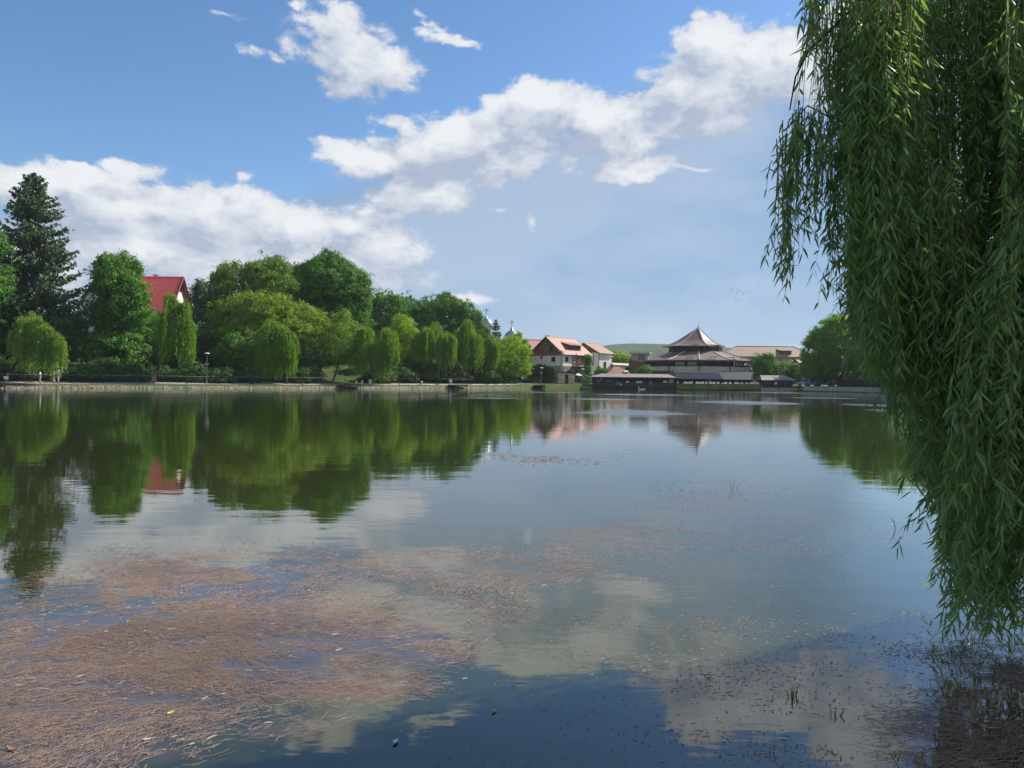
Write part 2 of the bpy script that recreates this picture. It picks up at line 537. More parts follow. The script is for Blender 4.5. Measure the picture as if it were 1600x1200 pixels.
CX, CY = 0.0, 60.0
_sh = [(X(p, d), d) for p, d in SHORE_PX]
_sh += [(60, 52), (46, 36), (24, 15), (10, 9.2), (6.2, 7.4), (4.75, 5.4), (4.1, 3.2), (2.5, 2.2), (0, 2.0), (-4, 2.0), (-20, 2.4), (-55, 8), (-85, 28), (-88, 50)]
_th = np.array([math.atan2(x - CX, y - CY) for x, y in _sh])
_rr = np.array([math.hypot(x - CX, y - CY) for x, y in _sh])
_o = np.argsort(_th)
_th, _rr = _th[_o], _rr[_o]
_thp = np.concatenate([_th - 2 * math.pi, _th, _th + 2 * math.pi])
_rrp = np.concatenate([_rr, _rr, _rr])


def rshore(th): return float(np.interp(th, _thp, _rrp))


P_LEFT = ([-3, 0, 1.5, 6, 9, 16, 25, 45, 80, 300, 2600], [-1.2, .14, .50, .85, 1.25, 3.3, 5.0, 8.0, 9.0, 10, 12])
P_FLAT = ([-3, 0, 1.5, 20, 60, 300, 2600], [-1.2, .30, .90, 1.1, 1.8, 4, 12])
P_NEAR = ([-3, 0, 1.0, 5, 30, 300, 2600], [-1.5, .03, .20, .32, .5, 1, 1])


def sm(x, a, b):
    t = min(1.0, max(0.0, (x - a) / (b - a)))
    return t * t * (3 - 2 * t)


def gh(x, y):
    """ground height"""
    th = math.atan2(x - CX, y - CY)
    o = math.hypot(x - CX, y - CY) - rshore(th)
    zl, zf, zn = (float(np.interp(o, *p)) for p in (P_LEFT, P_FLAT, P_NEAR))
    ratio = x / max(y, 1.0)
    wl = 1 - sm(ratio, -0.02, 0.03)
    far = wl * zl + (1 - wl) * zf
    wn = 1 - sm(y, 18, 60)
    return far * (1 - wn) + zn * wn


def grass_material():
    m, t, o = new_mat('grass')
    tc = t.n('ShaderNodeTexCoord')
    a = t.noise(tc.outputs['Object'], 0.12, 6, 0.65)
    b = t.noise(tc.outputs['Object'], 2.5, 5, 0.7)
    dry = t.smooth(a.outputs['Fac'], 0.42, 0.60)
    c = t.mix(dry, rgb(0.045, 0.085, 0.018), rgb(0.13, 0.115, 0.04))
    c = t.mix(t.smooth(b.outputs['Fac'], 0.35, 0.75, 0, 0.6), c, rgb(0.04, 0.06, 0.018))
    bn = t.n('ShaderNodeBump')
    bn.inputs['Strength'].default_value = 0.8
    bn.inputs['Distance'].default_value = 0.15
    t.l(b.outputs['Fac'], bn.inputs['Height'])
    t.l(principled(t, c, 0.9, 0.1, 0, bn.outputs[0]).outputs[0], o.inputs[0])
    return m


M['grass'] = grass_material()


def build_ground():
    offs = [-3, -1.5, 0, 0.7, 1.5, 3, 4.5, 6, 7.5, 9, 12, 16, 20, 25, 33, 45, 60, 80, 130, 300, 800, 2600]
    n = 720
    V, F = [], []
    for i in range(n):
        th = -math.pi + 2 * math.pi * i / n
        rs = rshore(th)
        for o in offs:
            r = rs + o
            x, y = CX + r * math.sin(th), CY + r * math.cos(th)
            z = gh(x, y)
            if o > 2.5: z += (rnd.random() - .5) * min(0.3, 0.02 * o)
            V.append((x, y, z))
    k = len(offs)
    for i in range(n):
        j = (i + 1) % n
        for q in range(k - 1):
            F.append((i * k + q, i * k + q + 1, j * k + q + 1, j * k + q))
    g = mesh_object('ground', V, F, M['grass'], smooth=True)
    # lake bed closes the sheet below the water
    tag(g, kind='structure')


build_ground()


def shore_strip(px0, px1, n):
    """(x, y, outward normal) along the shore between two photograph columns"""
    out = []
    for i in range(n + 1):
        px = px0 + (px1 - px0) * i / n
        d = S(px)
        x = X(px, d)
        th = math.atan2(x - CX, d - CY)
        rs = rshore(th)
        out.append((CX + rs * math.sin(th), CY + rs * math.cos(th), math.sin(th), math.cos(th), px))
    return out


def at_shore(px, off):
    """ground point in column px, off metres behind the water's edge"""
    d = S(px) + off
    x = X(px, d)
    return Vector((x, d, gh(x, d)))


def build_path():
    V, F = [], []
    pts = shore_strip(-150, 840, 160)
    for (x, y, nx, ny, px) in pts:
        for o in (2.4, 3.6, 5.2):
            V.append((x + nx * o, y + ny * o, gh(x + nx * o, y + ny * o) + 0.02))
    for i in range(len(pts) - 1):
        for q in range(2):
            F.append((i * 3 + q, i * 3 + q + 1, i * 3 + q + 4, i * 3 + q + 3))
    tag(mesh_object('path', V, F, M['concrete'], smooth=True), kind='structure')


build_path()


# the weed stains below the surface and the ripple fields follow the same places as the floating weed
WEED = [  # pixel x, y, rx, ry, density: mats of drifting stalks on the water
    (230, 1010, 330, 120, 1.0), (120, 1100, 260, 90, .9), (330, 905, 230, 45, .75), (560, 1000, 190, 60, .75), (600, 885, 240, 30, .4), (740, 905, 110, 50, .38),
    (480, 1060, 220, 42, .8), (120, 1180, 220, 40, .55), (420, 1140, 130, 30, .25), (650, 1020, 110, 30, .6), (950, 850, 120, 34, .24), (880, 885, 60, 40, .34), (760, 955, 80, 30, .30), (300, 960, 330, 70, .6),
    (1560, 1100, 150, 120, 1.0), (1460, 1150, 130, 70, .7), (1560, 1010, 90, 30, .6),
]
SPECK = [  # thin scatter of seeds and bits
    (1130, 820, 260, 70, .55), (950, 880, 240, 60, .6), (1180, 980, 260, 90, .3), (1000, 1060, 330, 120, .45), (800, 1150, 260, 70, .5), (1150, 1150, 220, 70, .5), (1290, 1060, 160, 80, .3), (880, 960, 160, 60, .7), (780, 715, 60, 8, .5), (970, 712, 45, 6, .4),
    (300, 870, 420, 30, .35), (1350, 840, 120, 40, .25), (1420, 1000, 60, 60, .7), (900, 1180, 330, 40, .6), (840, 720, 130, 9, .5), (1240, 790, 120, 20, .4),
]


def on_water(px, py):
    v = CAMM.to_3x3() @ Vector(((px - 800) / FPX, -(py - 600) / FPX, -1.0))
    t = -CAMZ / v.z
    return v.x * t, v.y * t


_CI = np.array(CAMM.to_3x3().inverted())


def to_pix(P):
    q = (P - np.array([0, 0, CAMZ])) @ _CI.T
    return 800 + FPX * q[:, 0] / -q[:, 2], 600 - FPX * q[:, 1] / -q[:, 2]


def vnoise(x, y, seed):
    """smooth value noise"""
    r = np.random.default_rng(seed).random((64, 64))
    xi, yi = np.floor(x).astype(int), np.floor(y).astype(int)
    fx, fy = x - xi, y - yi
    fx, fy = fx * fx * (3 - 2 * fx), fy * fy * (3 - 2 * fy)
    g = lambda a, b: r[a % 64, b % 64]
    return (g(xi, yi) * (1 - fx) + g(xi + 1, yi) * fx) * (1 - fy) + (g(xi, yi + 1) * (1 - fx) + g(xi + 1, yi + 1) * fx) * fy


def blob_density(P, blobs):
    u, v = to_pix(P)
    d = np.zeros(len(P))
    for (px, py, rx, ry, w) in blobs:
        r2 = ((u - px) / rx) ** 2 + ((v - py) / ry) ** 2
        d = np.maximum(d, w * np.clip(1.25 - r2 * 0.95, 0, 1))
    return d


# breaths of wind that roughen the water: pixel x, y, rx, ry
RIPPLES = [(1170, 629, 110, 4), (1225, 613.5, 80, 1.6), (410, 615.5, 55, 1.3), (595, 614.5, 45, 1.2), (690, 616, 55, 1.3), (990, 645, 130, 7), (1360, 633, 60, 3), (1400, 642, 70, 3), (1020, 617, 120, 2), (860, 613, 80, 1.5), (940, 624, 80, 2), (200, 614, 120, 1.2), (760, 622, 90, 1.6), (1290, 622, 70, 1.8), (500, 622, 70, 1.2)]


def water_material():
    m, t, o = new_mat('lake_water')
    tc = t.n('ShaderNodeTexCoord')
    p = tc.outputs['Object']
    # ripples: fine ones everywhere, a breath of wind in long streaks towards the far shore
    q = t.mapping(p, scale=(0.55, 1.5, 1))
    n1 = t.noise(q, 1.1, 4, 0.5)
    n2 = t.noise(q, 6.0, 3, 0.5)
    h = t.math('MULTIPLY_ADD', n2.outputs['Fac'], 0.10, t.math('MULTIPLY', n1.outputs['Fac'], 0.9))
    sep = t.n('ShaderNodeSeparateXYZ')
    t.l(p, sep.inputs[0])
    far = t.smooth(sep.outputs[1], 12, 70)
    st = t.noise(t.mapping(p, scale=(0.05, 0.16, 1)), 1.0, 4, 0.6)
    st2 = t.noise(t.mapping(p, scale=(0.10, 0.9, 1)), 1.0, 5, 0.65)
    calm = None
    for (px, py, rx, ry) in RIPPLES:
        x0, y0 = on_water(px, py)
        x1, _ = on_water(px + rx, py)
        _, y1 = on_water(px, py - ry)
        g = t.n('ShaderNodeTexGradient', gradient_type='SPHERICAL')
        t.l(t.mapping(p, (x0, y0, 0), (0, 0, 0), (abs(x1 - x0), abs(y1 - y0), 4), 'TEXTURE'), g.inputs[0])
        calm = g.outputs['Fac'] if calm is None else t.math('MAXIMUM', calm, g.outputs['Fac'])
    calm = t.smooth(t.math('MULTIPLY_ADD', st2.outputs['Fac'], 1.5, calm), 1.02, 1.30)
    streak = t.math('MULTIPLY', t.smooth(st.outputs['Fac'], 0.545, 0.59), t.smooth(sep.outputs[1], 70, 110))
    bn = t.n('ShaderNodeBump')
    bn.inputs['Distance'].default_value = 0.012
    t.l(t.math('MULTIPLY_ADD', far, 0.45, 0.30), bn.inputs['Strength'])
    t.l(h, bn.inputs['Height'])
    # murk: green suspended algae, brown where weed lies just under the surface
    mats = None
    for (px, py, rx, ry, wt) in WEED:
        x0, y0 = on_water(px, py)
        x1, _ = on_water(px + rx, py)
        _, y1 = on_water(px, py - ry * .9)
        g = t.n('ShaderNodeTexGradient', gradient_type='SPHERICAL')
        t.l(t.mapping(p, (x0, y0, 0), (0, 0, 0), (abs(x1 - x0) * 1.15, abs(y1 - y0) * 1.15, 4), 'TEXTURE'), g.inputs[0])
        f = t.math('MULTIPLY', g.outputs['Fac'], wt)
        mats = f if mats is None else t.math('MAXIMUM', mats, f)
    w2 = t.noise(p, 2.2, 5, 0.65)
    shallow = t.smooth(t.math('MULTIPLY_ADD', w2.outputs['Fac'], 1.2, mats), 0.62, 1.15)
    c = t.mix(shallow, rgb(0.020, 0.027, 0.007), rgb(0.070, 0.050, 0.040))
    b = principled(t, c, 0.015, 0.5, 0, bn.outputs[0])
    b.inputs['IOR'].default_value = 1.78
    t.l(t.math('MULTIPLY_ADD', t.math('MAXIMUM', t.math('MULTIPLY', streak, .4), calm), 0.22, 0.012), b.inputs['Roughness'])
    t.l(b.outputs[0], o.inputs[0])
    return m


def build_water():
    n = 360
    V, F = [(CX, CY, 0.0)], []
    for i in range(n):
        th = -math.pi + 2 * math.pi * i / n
        r = rshore(th) + 0.15
        V.append((CX + r * math.sin(th), CY + r * math.cos(th), 0.0))
    for i in range(n):
        F.append((0, 1 + (i + 1) % n, 1 + i))
    tag(mesh_object('water', V, F, water_material()), kind='structure')


build_water()


def weed_material(name, c1, c2, c3):
    m, t, o = new_mat(name)
    g = t.n('ShaderNodeNewGeometry')
    tc = t.n('ShaderNodeTexCoord')
    n = t.noise(tc.outputs['Object'], 1.3, 4, 0.6)
    c = t.mix(g.outputs['Random Per Island'], rgb(*c1), rgb(*c2))
    c = t.mix(t.smooth(n.outputs['Fac'], 0.42, 0.66), c, rgb(*c3))
    t.l(principled(t, c, 0.6, 0.15).outputs[0], o.inputs[0])
    return m


def sample_water(n, y0, y1, blobs, seed, thr_noise=0.0):
    r = np.random.default_rng(seed)
    out = []
    got = 0
    while got < n:
        y = y0 + (y1 - y0) * r.random(n * 3)
        x = (r.random(n * 3) * 2 - 1) * (0.70 * y + 0.6)
        keep = r.random(n * 3) < (0.70 * y + .6) / (0.70 * y1 + .6)
        P = np.stack([x, y, np.zeros_like(x)], 1)[keep]
        d = blob_density(P, blobs)
        nz = 0.45 * vnoise(P[:, 0] * 1.5 + 9, P[:, 1] * 1.9 + 3, seed) + 0.33 * vnoise(P[:, 0] * 4.5 + P[:, 1] * 2, P[:, 1] * 6, seed + 1) + .22 * vnoise(P[:, 0] * 13, P[:, 1] * 17, seed + 2)
        if blobs is SPECK:
            ln = vnoise((P[:, 0] * .35 + P[:, 1] * 1.0) * 3.1 + 40, (P[:, 0] - P[:, 1] * .35) * .7 + 40, seed + 5)
            d = d * np.clip((ln - .38) * 4.0, .32, 1.4)
        d = d ** 1.4 * np.clip((nz - thr_noise - .08) * 4.5, 0.015, 1)
        P = P[r.random(len(P)) < d]
        out.append(P); got += len(P)
        if len(out) > 60: break
    return np.concatenate(out)[:n]


def strips(P, seed, lmin, lmax, wmin, wmax, segs, lift, curl, align=None):
    """thin curved ribbons lying on the water"""
    r = np.random.default_rng(seed)
    n = len(P)
    L = lmin + (lmax - lmin) * r.random(n) ** 2.2
    w = wmin + (wmax - wmin) * r.random(n)
    a = r.random(n) * 2 * math.pi if align is None else align + r.normal(0, 0.55, n)
    k = r.normal(0, curl, n) / np.maximum(L, 0.03) * 0.08
    z0 = 0.002 + r.random(n) * lift
    pts, ang = [P + np.array([0, 0, 1]) * z0[:, None]], a.copy()
    for s in range(segs):
        step = L / segs
        d = np.stack([np.cos(ang), np.sin(ang), (r.random(n) - .5) * 0.06], 1)
        q = pts[-1] + d * step[:, None]
        q[:, 2] = np.maximum(q[:, 2], 0.0015)
        pts.append(q)
        ang = ang + k * step + r.normal(0, .18, n)
    allv, quads = [], []
    m = segs + 1
    for i, p in enumerate(pts):
        j0, j1 = max(i - 1, 0), min(i + 1, m - 1)
        d = pts[j1] - pts[j0]
        nrm = np.stack([-d[:, 1], d[:, 0], np.zeros(n)], 1)
        nrm /= np.linalg.norm(nrm, axis=1, keepdims=True) + 1e-9
        ww = w * (0.45 if i in (0, m - 1) else 1.0) * .5
        tilt = np.zeros((n, 3)); tilt[:, 2] = ww * 0.7
        allv += [p + nrm * ww[:, None] + tilt, p - nrm * ww[:, None]]
    A = np.stack(allv, 1)            # n, 2m, 3
    base = (np.arange(n) * 2 * m)[:, None]
    for i in range(segs):
        quads.append(base + np.array([2 * i, 2 * i + 1, 2 * i + 3, 2 * i + 2]))
    return A.reshape(-1, 3), np.concatenate(quads, 0)


def build_weed():
    wm = weed_material('dead_weed', (0.075, 0.055, 0.047), (0.30, 0.215, 0.175), (0.215, 0.15, 0.105))
    P = sample_water(70000, 3.2, 9.8, WEED, 5, 0.24)
    al = 0.5 + 1.3 * (vnoise(P[:, 0] * 1.1 + 20, P[:, 1] * 1.1 + 20, 31) - .5) * 2
    v, q = strips(P, 21, 0.010, 0.15, 0.0011, 0.0030, 4, 0.010, 1.3, al)
    o = quads_object('floating_weed', v, wm, quads=q)
    tag(o, 'tangled brown and pink stalks of dead weed drifting on the near water', 'water weed', kind='stuff')
    P = sample_water(420, 3.2, 8.0, WEED, 15, 0.2)
    v, q = strips(P, 25, 0.025, 0.07, 0.004, 0.009, 3, 0.010, .5, .4)
    o = quads_object('floating_straw', v, weed_material('straw_bits', (0.26, 0.18, 0.10), (0.40, 0.33, 0.23), (0.27, 0.15, 0.12)), quads=q)
    tag(o, 'broad pale straw and dead leaf bits caught in the brown weed', 'straw', kind='stuff')
    bm_ = weed_material('seed_bits', (0.05, 0.042, 0.036), (0.24, 0.18, 0.145), (0.11, 0.085, 0.07))
    P = sample_water(15000, 3.2, 12.5, SPECK, 9, 0.22)
    v, q = strips(P, 23, 0.005, 0.038, 0.003, 0.0085, 2, 0.005, 0.6, 0.2)
    P2 = sample_water(3000, 12.5, 40, SPECK, 10, 0.26)
    v2, q2 = strips(P2, 24, 0.02, 0.10, 0.012, 0.025, 2, 0.006, 0.6, 0.2)
    o = quads_object('floating_debris', np.concatenate([v, v2]), bm_, quads=np.concatenate([q, q2 + len(v)]))
    tag(o, 'loose scatter of dark seed bits floating on the open water', 'debris', kind='stuff')


build_weed()


# a few leaves and rooted sprigs one can tell apart on the water
def leaf_on_water(px, py, L, wid, ang, mat, label, curl=0.25):
    x, y = on_water(px, py)
    mb = MB()
    prof = [(0, .05), (.2, .7), (.5, 1), (.8, .6), (1, .03)]
    vs = []
    for s_, w_ in prof:
        zc = 0.006 + curl * L * (s_ - .5) ** 2
        vs += [(s_ * L - L / 2, -w_ * wid / 2, zc + .004), (s_ * L - L / 2, 0, zc), (s_ * L - L / 2, w_ * wid / 2, zc + .004)]
    fs = []
    for i in range(len(prof) - 1):
        for k in range(2):
            a = i * 3 + k
            fs.append((a, a + 1, a + 4, a + 3))
    o = mesh_object('floating_leaf', vs, fs, mat, smooth=True)
    o.location = (x, y, 0.0)
    o.rotation_euler = (0, 0, ang)
    tag(o, label, 'leaf', 'leaves floating on the lake')


M['leaf_yellow'] = plain('yellow_leaf', (0.62, 0.58, 0.03), 0.1, 8, 0.5)
M['leaf_brown'] = plain('brown_leaf', (0.32, 0.14, 0.10), 0.3, 8, 0.5)
M['leaf_pale'] = plain('pale_leaf', (0.42, 0.42, 0.36), 0.2, 8, 0.5)
M['leaf_olive'] = plain('olive_leaf', (0.26, 0.26, 0.07), 0.2, 8, 0.5)
leaf_on_water(267, 1116, .045, .030, 1.2, M['leaf_yellow'], 'bright yellow round leaf at the lower edge of the brown weed mat')
leaf_on_water(18, 1172, .085, .024, 2.6, M['leaf_brown'], 'reddish brown leaf over dark water below the weed mat')
leaf_on_water(234, 1157, .075, .016, .5, M['leaf_pale'], 'pale narrow leaf among the sparse stalks below the weed mat')
leaf_on_water(618, 1161, .055, .022, 1.3, M['leaf_pale'], 'pale upturned leaf on dark water beside the lower cloud reflection')
leaf_on_water(772, 1112, .050, .020, 1.0, M['leaf_olive'], 'small olive leaf on deep blue water between two cloud reflections')
leaf_on_water(1548, 1140, .10, .016, -.2, M['leaf_olive'], 'long olive leaf on the shaded weed below the willow')
leaf_on_water(1520, 1088, .07, .028, .4, M['leaf_brown'], 'curled tan leaf on the shaded weed below the willow')


def sprig(px, py, h, n, label, seed):
    r = random.Random(seed)
    x, y = on_water(px, py)
    t = thing('water_sprig', label, 'water plant', (x, y, 0), 0, 'green sprigs standing out of the lake')
    st, lv = MB(), MB()
    for k in range(n):
        a = r.random() * 6.28
        lean = r.uniform(.4, 1.3)
        b = Vector((math.cos(a) * .02, math.sin(a) * .02, -0.03))
        e = Vector((math.cos(a) * h * lean, math.sin(a) * h * lean * .6, h * r.uniform(.6, 1)))
        st.tube([b, b.lerp(e, .5) + Vector((0, 0, h * .12)), e], [.003, .0025, .0015], 5)
        for s_ in (.45, .65, .85, 1.0):
            c = b.lerp(e, s_)
            aa = r.random() * 6.28
            u = Vector((math.cos(aa), math.sin(aa), r.uniform(-.2, .5))).normalized()
            v = u.cross(Vector((0, 0, 1))).normalized()
            L = h * r.uniform(.25, .4)
            lv.add([c, c + u * L * .5 + v * L * .10, c + u * L, c + u * L * .5 - v * L * .10], [(0, 1, 2, 3)])
    st.build('stem', M['twig'], t)
    lv.build('leaves', M['lf_near'], t)


sprig(1238, 1088, .065, 7, 'bushy green sprig rising from the white cloud reflection', 1)
sprig(1303, 1118, .045, 5, 'smaller green sprig between the bushy sprig and the willow reflection', 2)
sprig(1205, 1178, .05, 2, 'thin green sprig with two leaves near the bottom of the picture', 3)
sprig(1146, 765, .22, 3, 'sparse upright sprig far out beyond the seed scatter', 4)
sprig(1402, 826, .18, 2, 'single bent sprig on open blue water beside the willow', 5)

# ------------------------------------------------------------------ trees
def unit(v): return v / (np.linalg.norm(v, axis=-1, keepdims=True) + 1e-9)


def leaf_quads(C, N, size, r, aspect=0.62, droop=0.0):
    """kite-shaped leaf blades at C facing roughly N"""
    n = len(C)
    a = unit(r.normal(0, 1, (n, 3)) + np.array([0, 0, -droop]))
    u = unit(a - N * np.sum(a * N, 1, keepdims=True))
    v = np.cross(N, u)
    L = (size * (0.65 + 0.7 * r.random(n)))[:, None]
    w = L * aspect
    return np.stack([C - u * L * .5, C + v * w * .5 - u * L * .05, C + u * L * .5, C - v * w * .5 - u * L * .05], 1)


def crown_quads(lobes, r, leaf=0.30, clump=0.75, per=26, dens=1.0, fill=0.35, rag=0.16):
    """lobes: (centre Vector, rx, ry, rz). Leaf clumps over every lobe's surface, fewer inside"""
    Q = []
    L = [(np.array(c), np.array([rx, ry, rz])) for c, rx, ry, rz in lobes]
    for i, (c, rad) in enumerate(L):
        area = 4 * math.pi * ((rad[0] * rad[1]) ** 1.6 / 3 + (rad[0] * rad[2]) ** 1.6 / 3 + (rad[1] * rad[2]) ** 1.6 / 3) ** (1 / 1.6)
        nc = int(area / (clump ** 2) * 1.35 * dens) + 8
        d = unit(r.normal(0, 1, (nc, 3)))
        # ragged outline: low lumps plus single clumps that stick out
        lump = 0.5 * np.sin(d @ r.normal(0, 3.0, 3) + r.random() * 6) + 0.5 * np.sin(d @ r.normal(0, 5.0, 3) + r.random() * 6)
        rr = 0.90 + rag * 0.7 * lump + r.normal(0, rag * .5, nc)
        rr = np.where(r.random(nc) < .07, rr * 1.14, rr)
        inner = r.random(nc) < fill
        rr = np.where(inner, rr * (0.45 + 0.45 * r.random(nc)), rr)
        cc = c + d * rad * rr[:, None]
        ok = np.ones(nc, bool)
        for j, (c2, rad2) in enumerate(L):
            if j != i: ok &= np.sum(((cc - c2) / rad2) ** 2, 1) > 0.45
        cc, d = cc[ok], d[ok]
        nc = len(cc)
        if not nc: continue
        off = r.normal(0, 1, (nc, per, 3)) * (clump * 0.36) * np.array([1, 1, .7])
        P = (cc[:, None, :] + off).reshape(-1, 3)
        od = np.repeat(d, per, 0)
        N = unit(od * 0.6 + unit(off.reshape(-1, 3)) * 0.9 + r.normal(0, .35, (nc * per, 3)) + np.array([0, 0, .2]))
        Q.append(leaf_quads(P, N, leaf, r))
    return np.concatenate(Q)


def local(Q, loc): return Q - np.array(loc)


def tree(name, label, D_off, lobes_px, mat, trunk=None, seed=0, leaf=0.34, clump=1.0, per=24, dens=1.05, rag=0.28, depth=1.0, group='broadleaved trees on the far bank', D=None, bark='bark', fill=.35, limbs=True, z_base=None, cat='tree'):
    """lobes in photograph pixels (x, y, rx, ry); the tree stands D_off behind the water's edge in its own column"""
    r = np.random.default_rng(seed + 100)
    rr = random.Random(seed)
    cpx = trunk[0] if trunk else sum(l[0] for l in lobes_px) / len(lobes_px)
    D = D if D else S(cpx) + D_off
    bx = X(cpx, D)
    base = Vector((bx, D, gh(bx, D) if z_base is None else z_base))
    t = thing(name, label, cat, base, 0, group)
    lobes = []
    for k, (px, py, rx, ry) in enumerate(lobes_px):
        s = D / FPX
        dep = (rx * s + ry * s) / 2 * depth
        dy = 0 if k == 0 else rr.uniform(-.5, .5) * dep
        c = W(px, py, D + dy)
        lobes.append((c, rx * s, dep, ry * s))
    # every lobe carries smaller boughs, so that no outline is a plain dome
    for c, rx, ry, rz in list(lobes):
        if min(rx, rz) < 1.2: continue
        for _ in range(6):
            dv = Vector((rr.gauss(0, 1), rr.gauss(0, 1), rr.gauss(.35, .8))).normalized()
            f = rr.uniform(.30, .46)
            lobes.append((c + Vector((dv.x * rx, dv.y * ry, dv.z * rz)) * rr.uniform(.68, .84), rx * f, ry * f, rz * f))
    Q = crown_quads(lobes, r, leaf, clump, per, dens, fill, rag)
    Q = Q[Q[:, :, 2].min(1) > base.z + 0.1]
    quads_object('crown', local(Q, base), M[mat], t)
    # trunk and limbs
    top = max(lobes[:len(lobes_px)], key=lambda l: l[0].z)[0] - base
    h = top.z
    rad = max(0.10, h * 0.016)
    mb = MB()
    lean = Vector((trunk[1] if trunk else rr.uniform(-.4, .4), 0, 0))
    mid = Vector((top.x * .25 + lean.x, top.y * .3, h * .4))
    mb.tube([Vector((0, 0, -.2)), mid * .4 + Vector((0, 0, 0)), mid, Vector((top.x * .8, top.y * .8, h * .8)), top], [rad * 1.35, rad, rad * .8, rad * .45, rad * .15], 8)
    mb.build('trunk', M[bark], t, True)
    if limbs:
        for c, rx, ry, rz in lobes[:min(6, len(lobes_px))]:
            e = c - base
            if e.z < h * .25: continue
            lb = MB()
            st = Vector((0, 0, 0)).lerp(mid, .75)
            lb.tube([st, st.lerp(e, .5) + Vector((0, 0, .04 * h)), e + Vector((rx * .3, 0, rz * .3))], [rad * .5, rad * .35, rad * .1], 6)
            lb.build('limb', M[bark], t, True)
    return t


def strand_quads(starts, ends, r, leaf=0.42, step=0.20, aspect=0.20, sag=0.5, jitter=.10):
    """leafy hanging twigs: from start out and down to end"""
    Q = []
    for s, e in zip(starts, ends):
        s, e = np.array(s), np.array(e)
        n = max(4, int(np.linalg.norm(e - s) / step))
        f = np.linspace(0, 1, n)[:, None]
        p = s + (e - s) * np.concatenate([f ** sag, f ** sag, f ** 1.25], 1)
        p = p + r.normal(0, jitter, p.shape)
        Q.append(p)
    P = np.concatenate(Q)
    n = len(P)
    u = unit(np.stack([r.normal(0, .42, n), r.normal(0, .42, n), -np.ones(n)], 1))
    a = r.normal(0, 1, (n, 3))
    v = unit(np.cross(u, a))
    L = (leaf * (.6 + .8 * r.random(n)))[:, None]
    w = L * aspect
    return np.stack([P - u * L * .5, P + v * w * .5, P + u * L * .5, P - v * w * .5], 1)


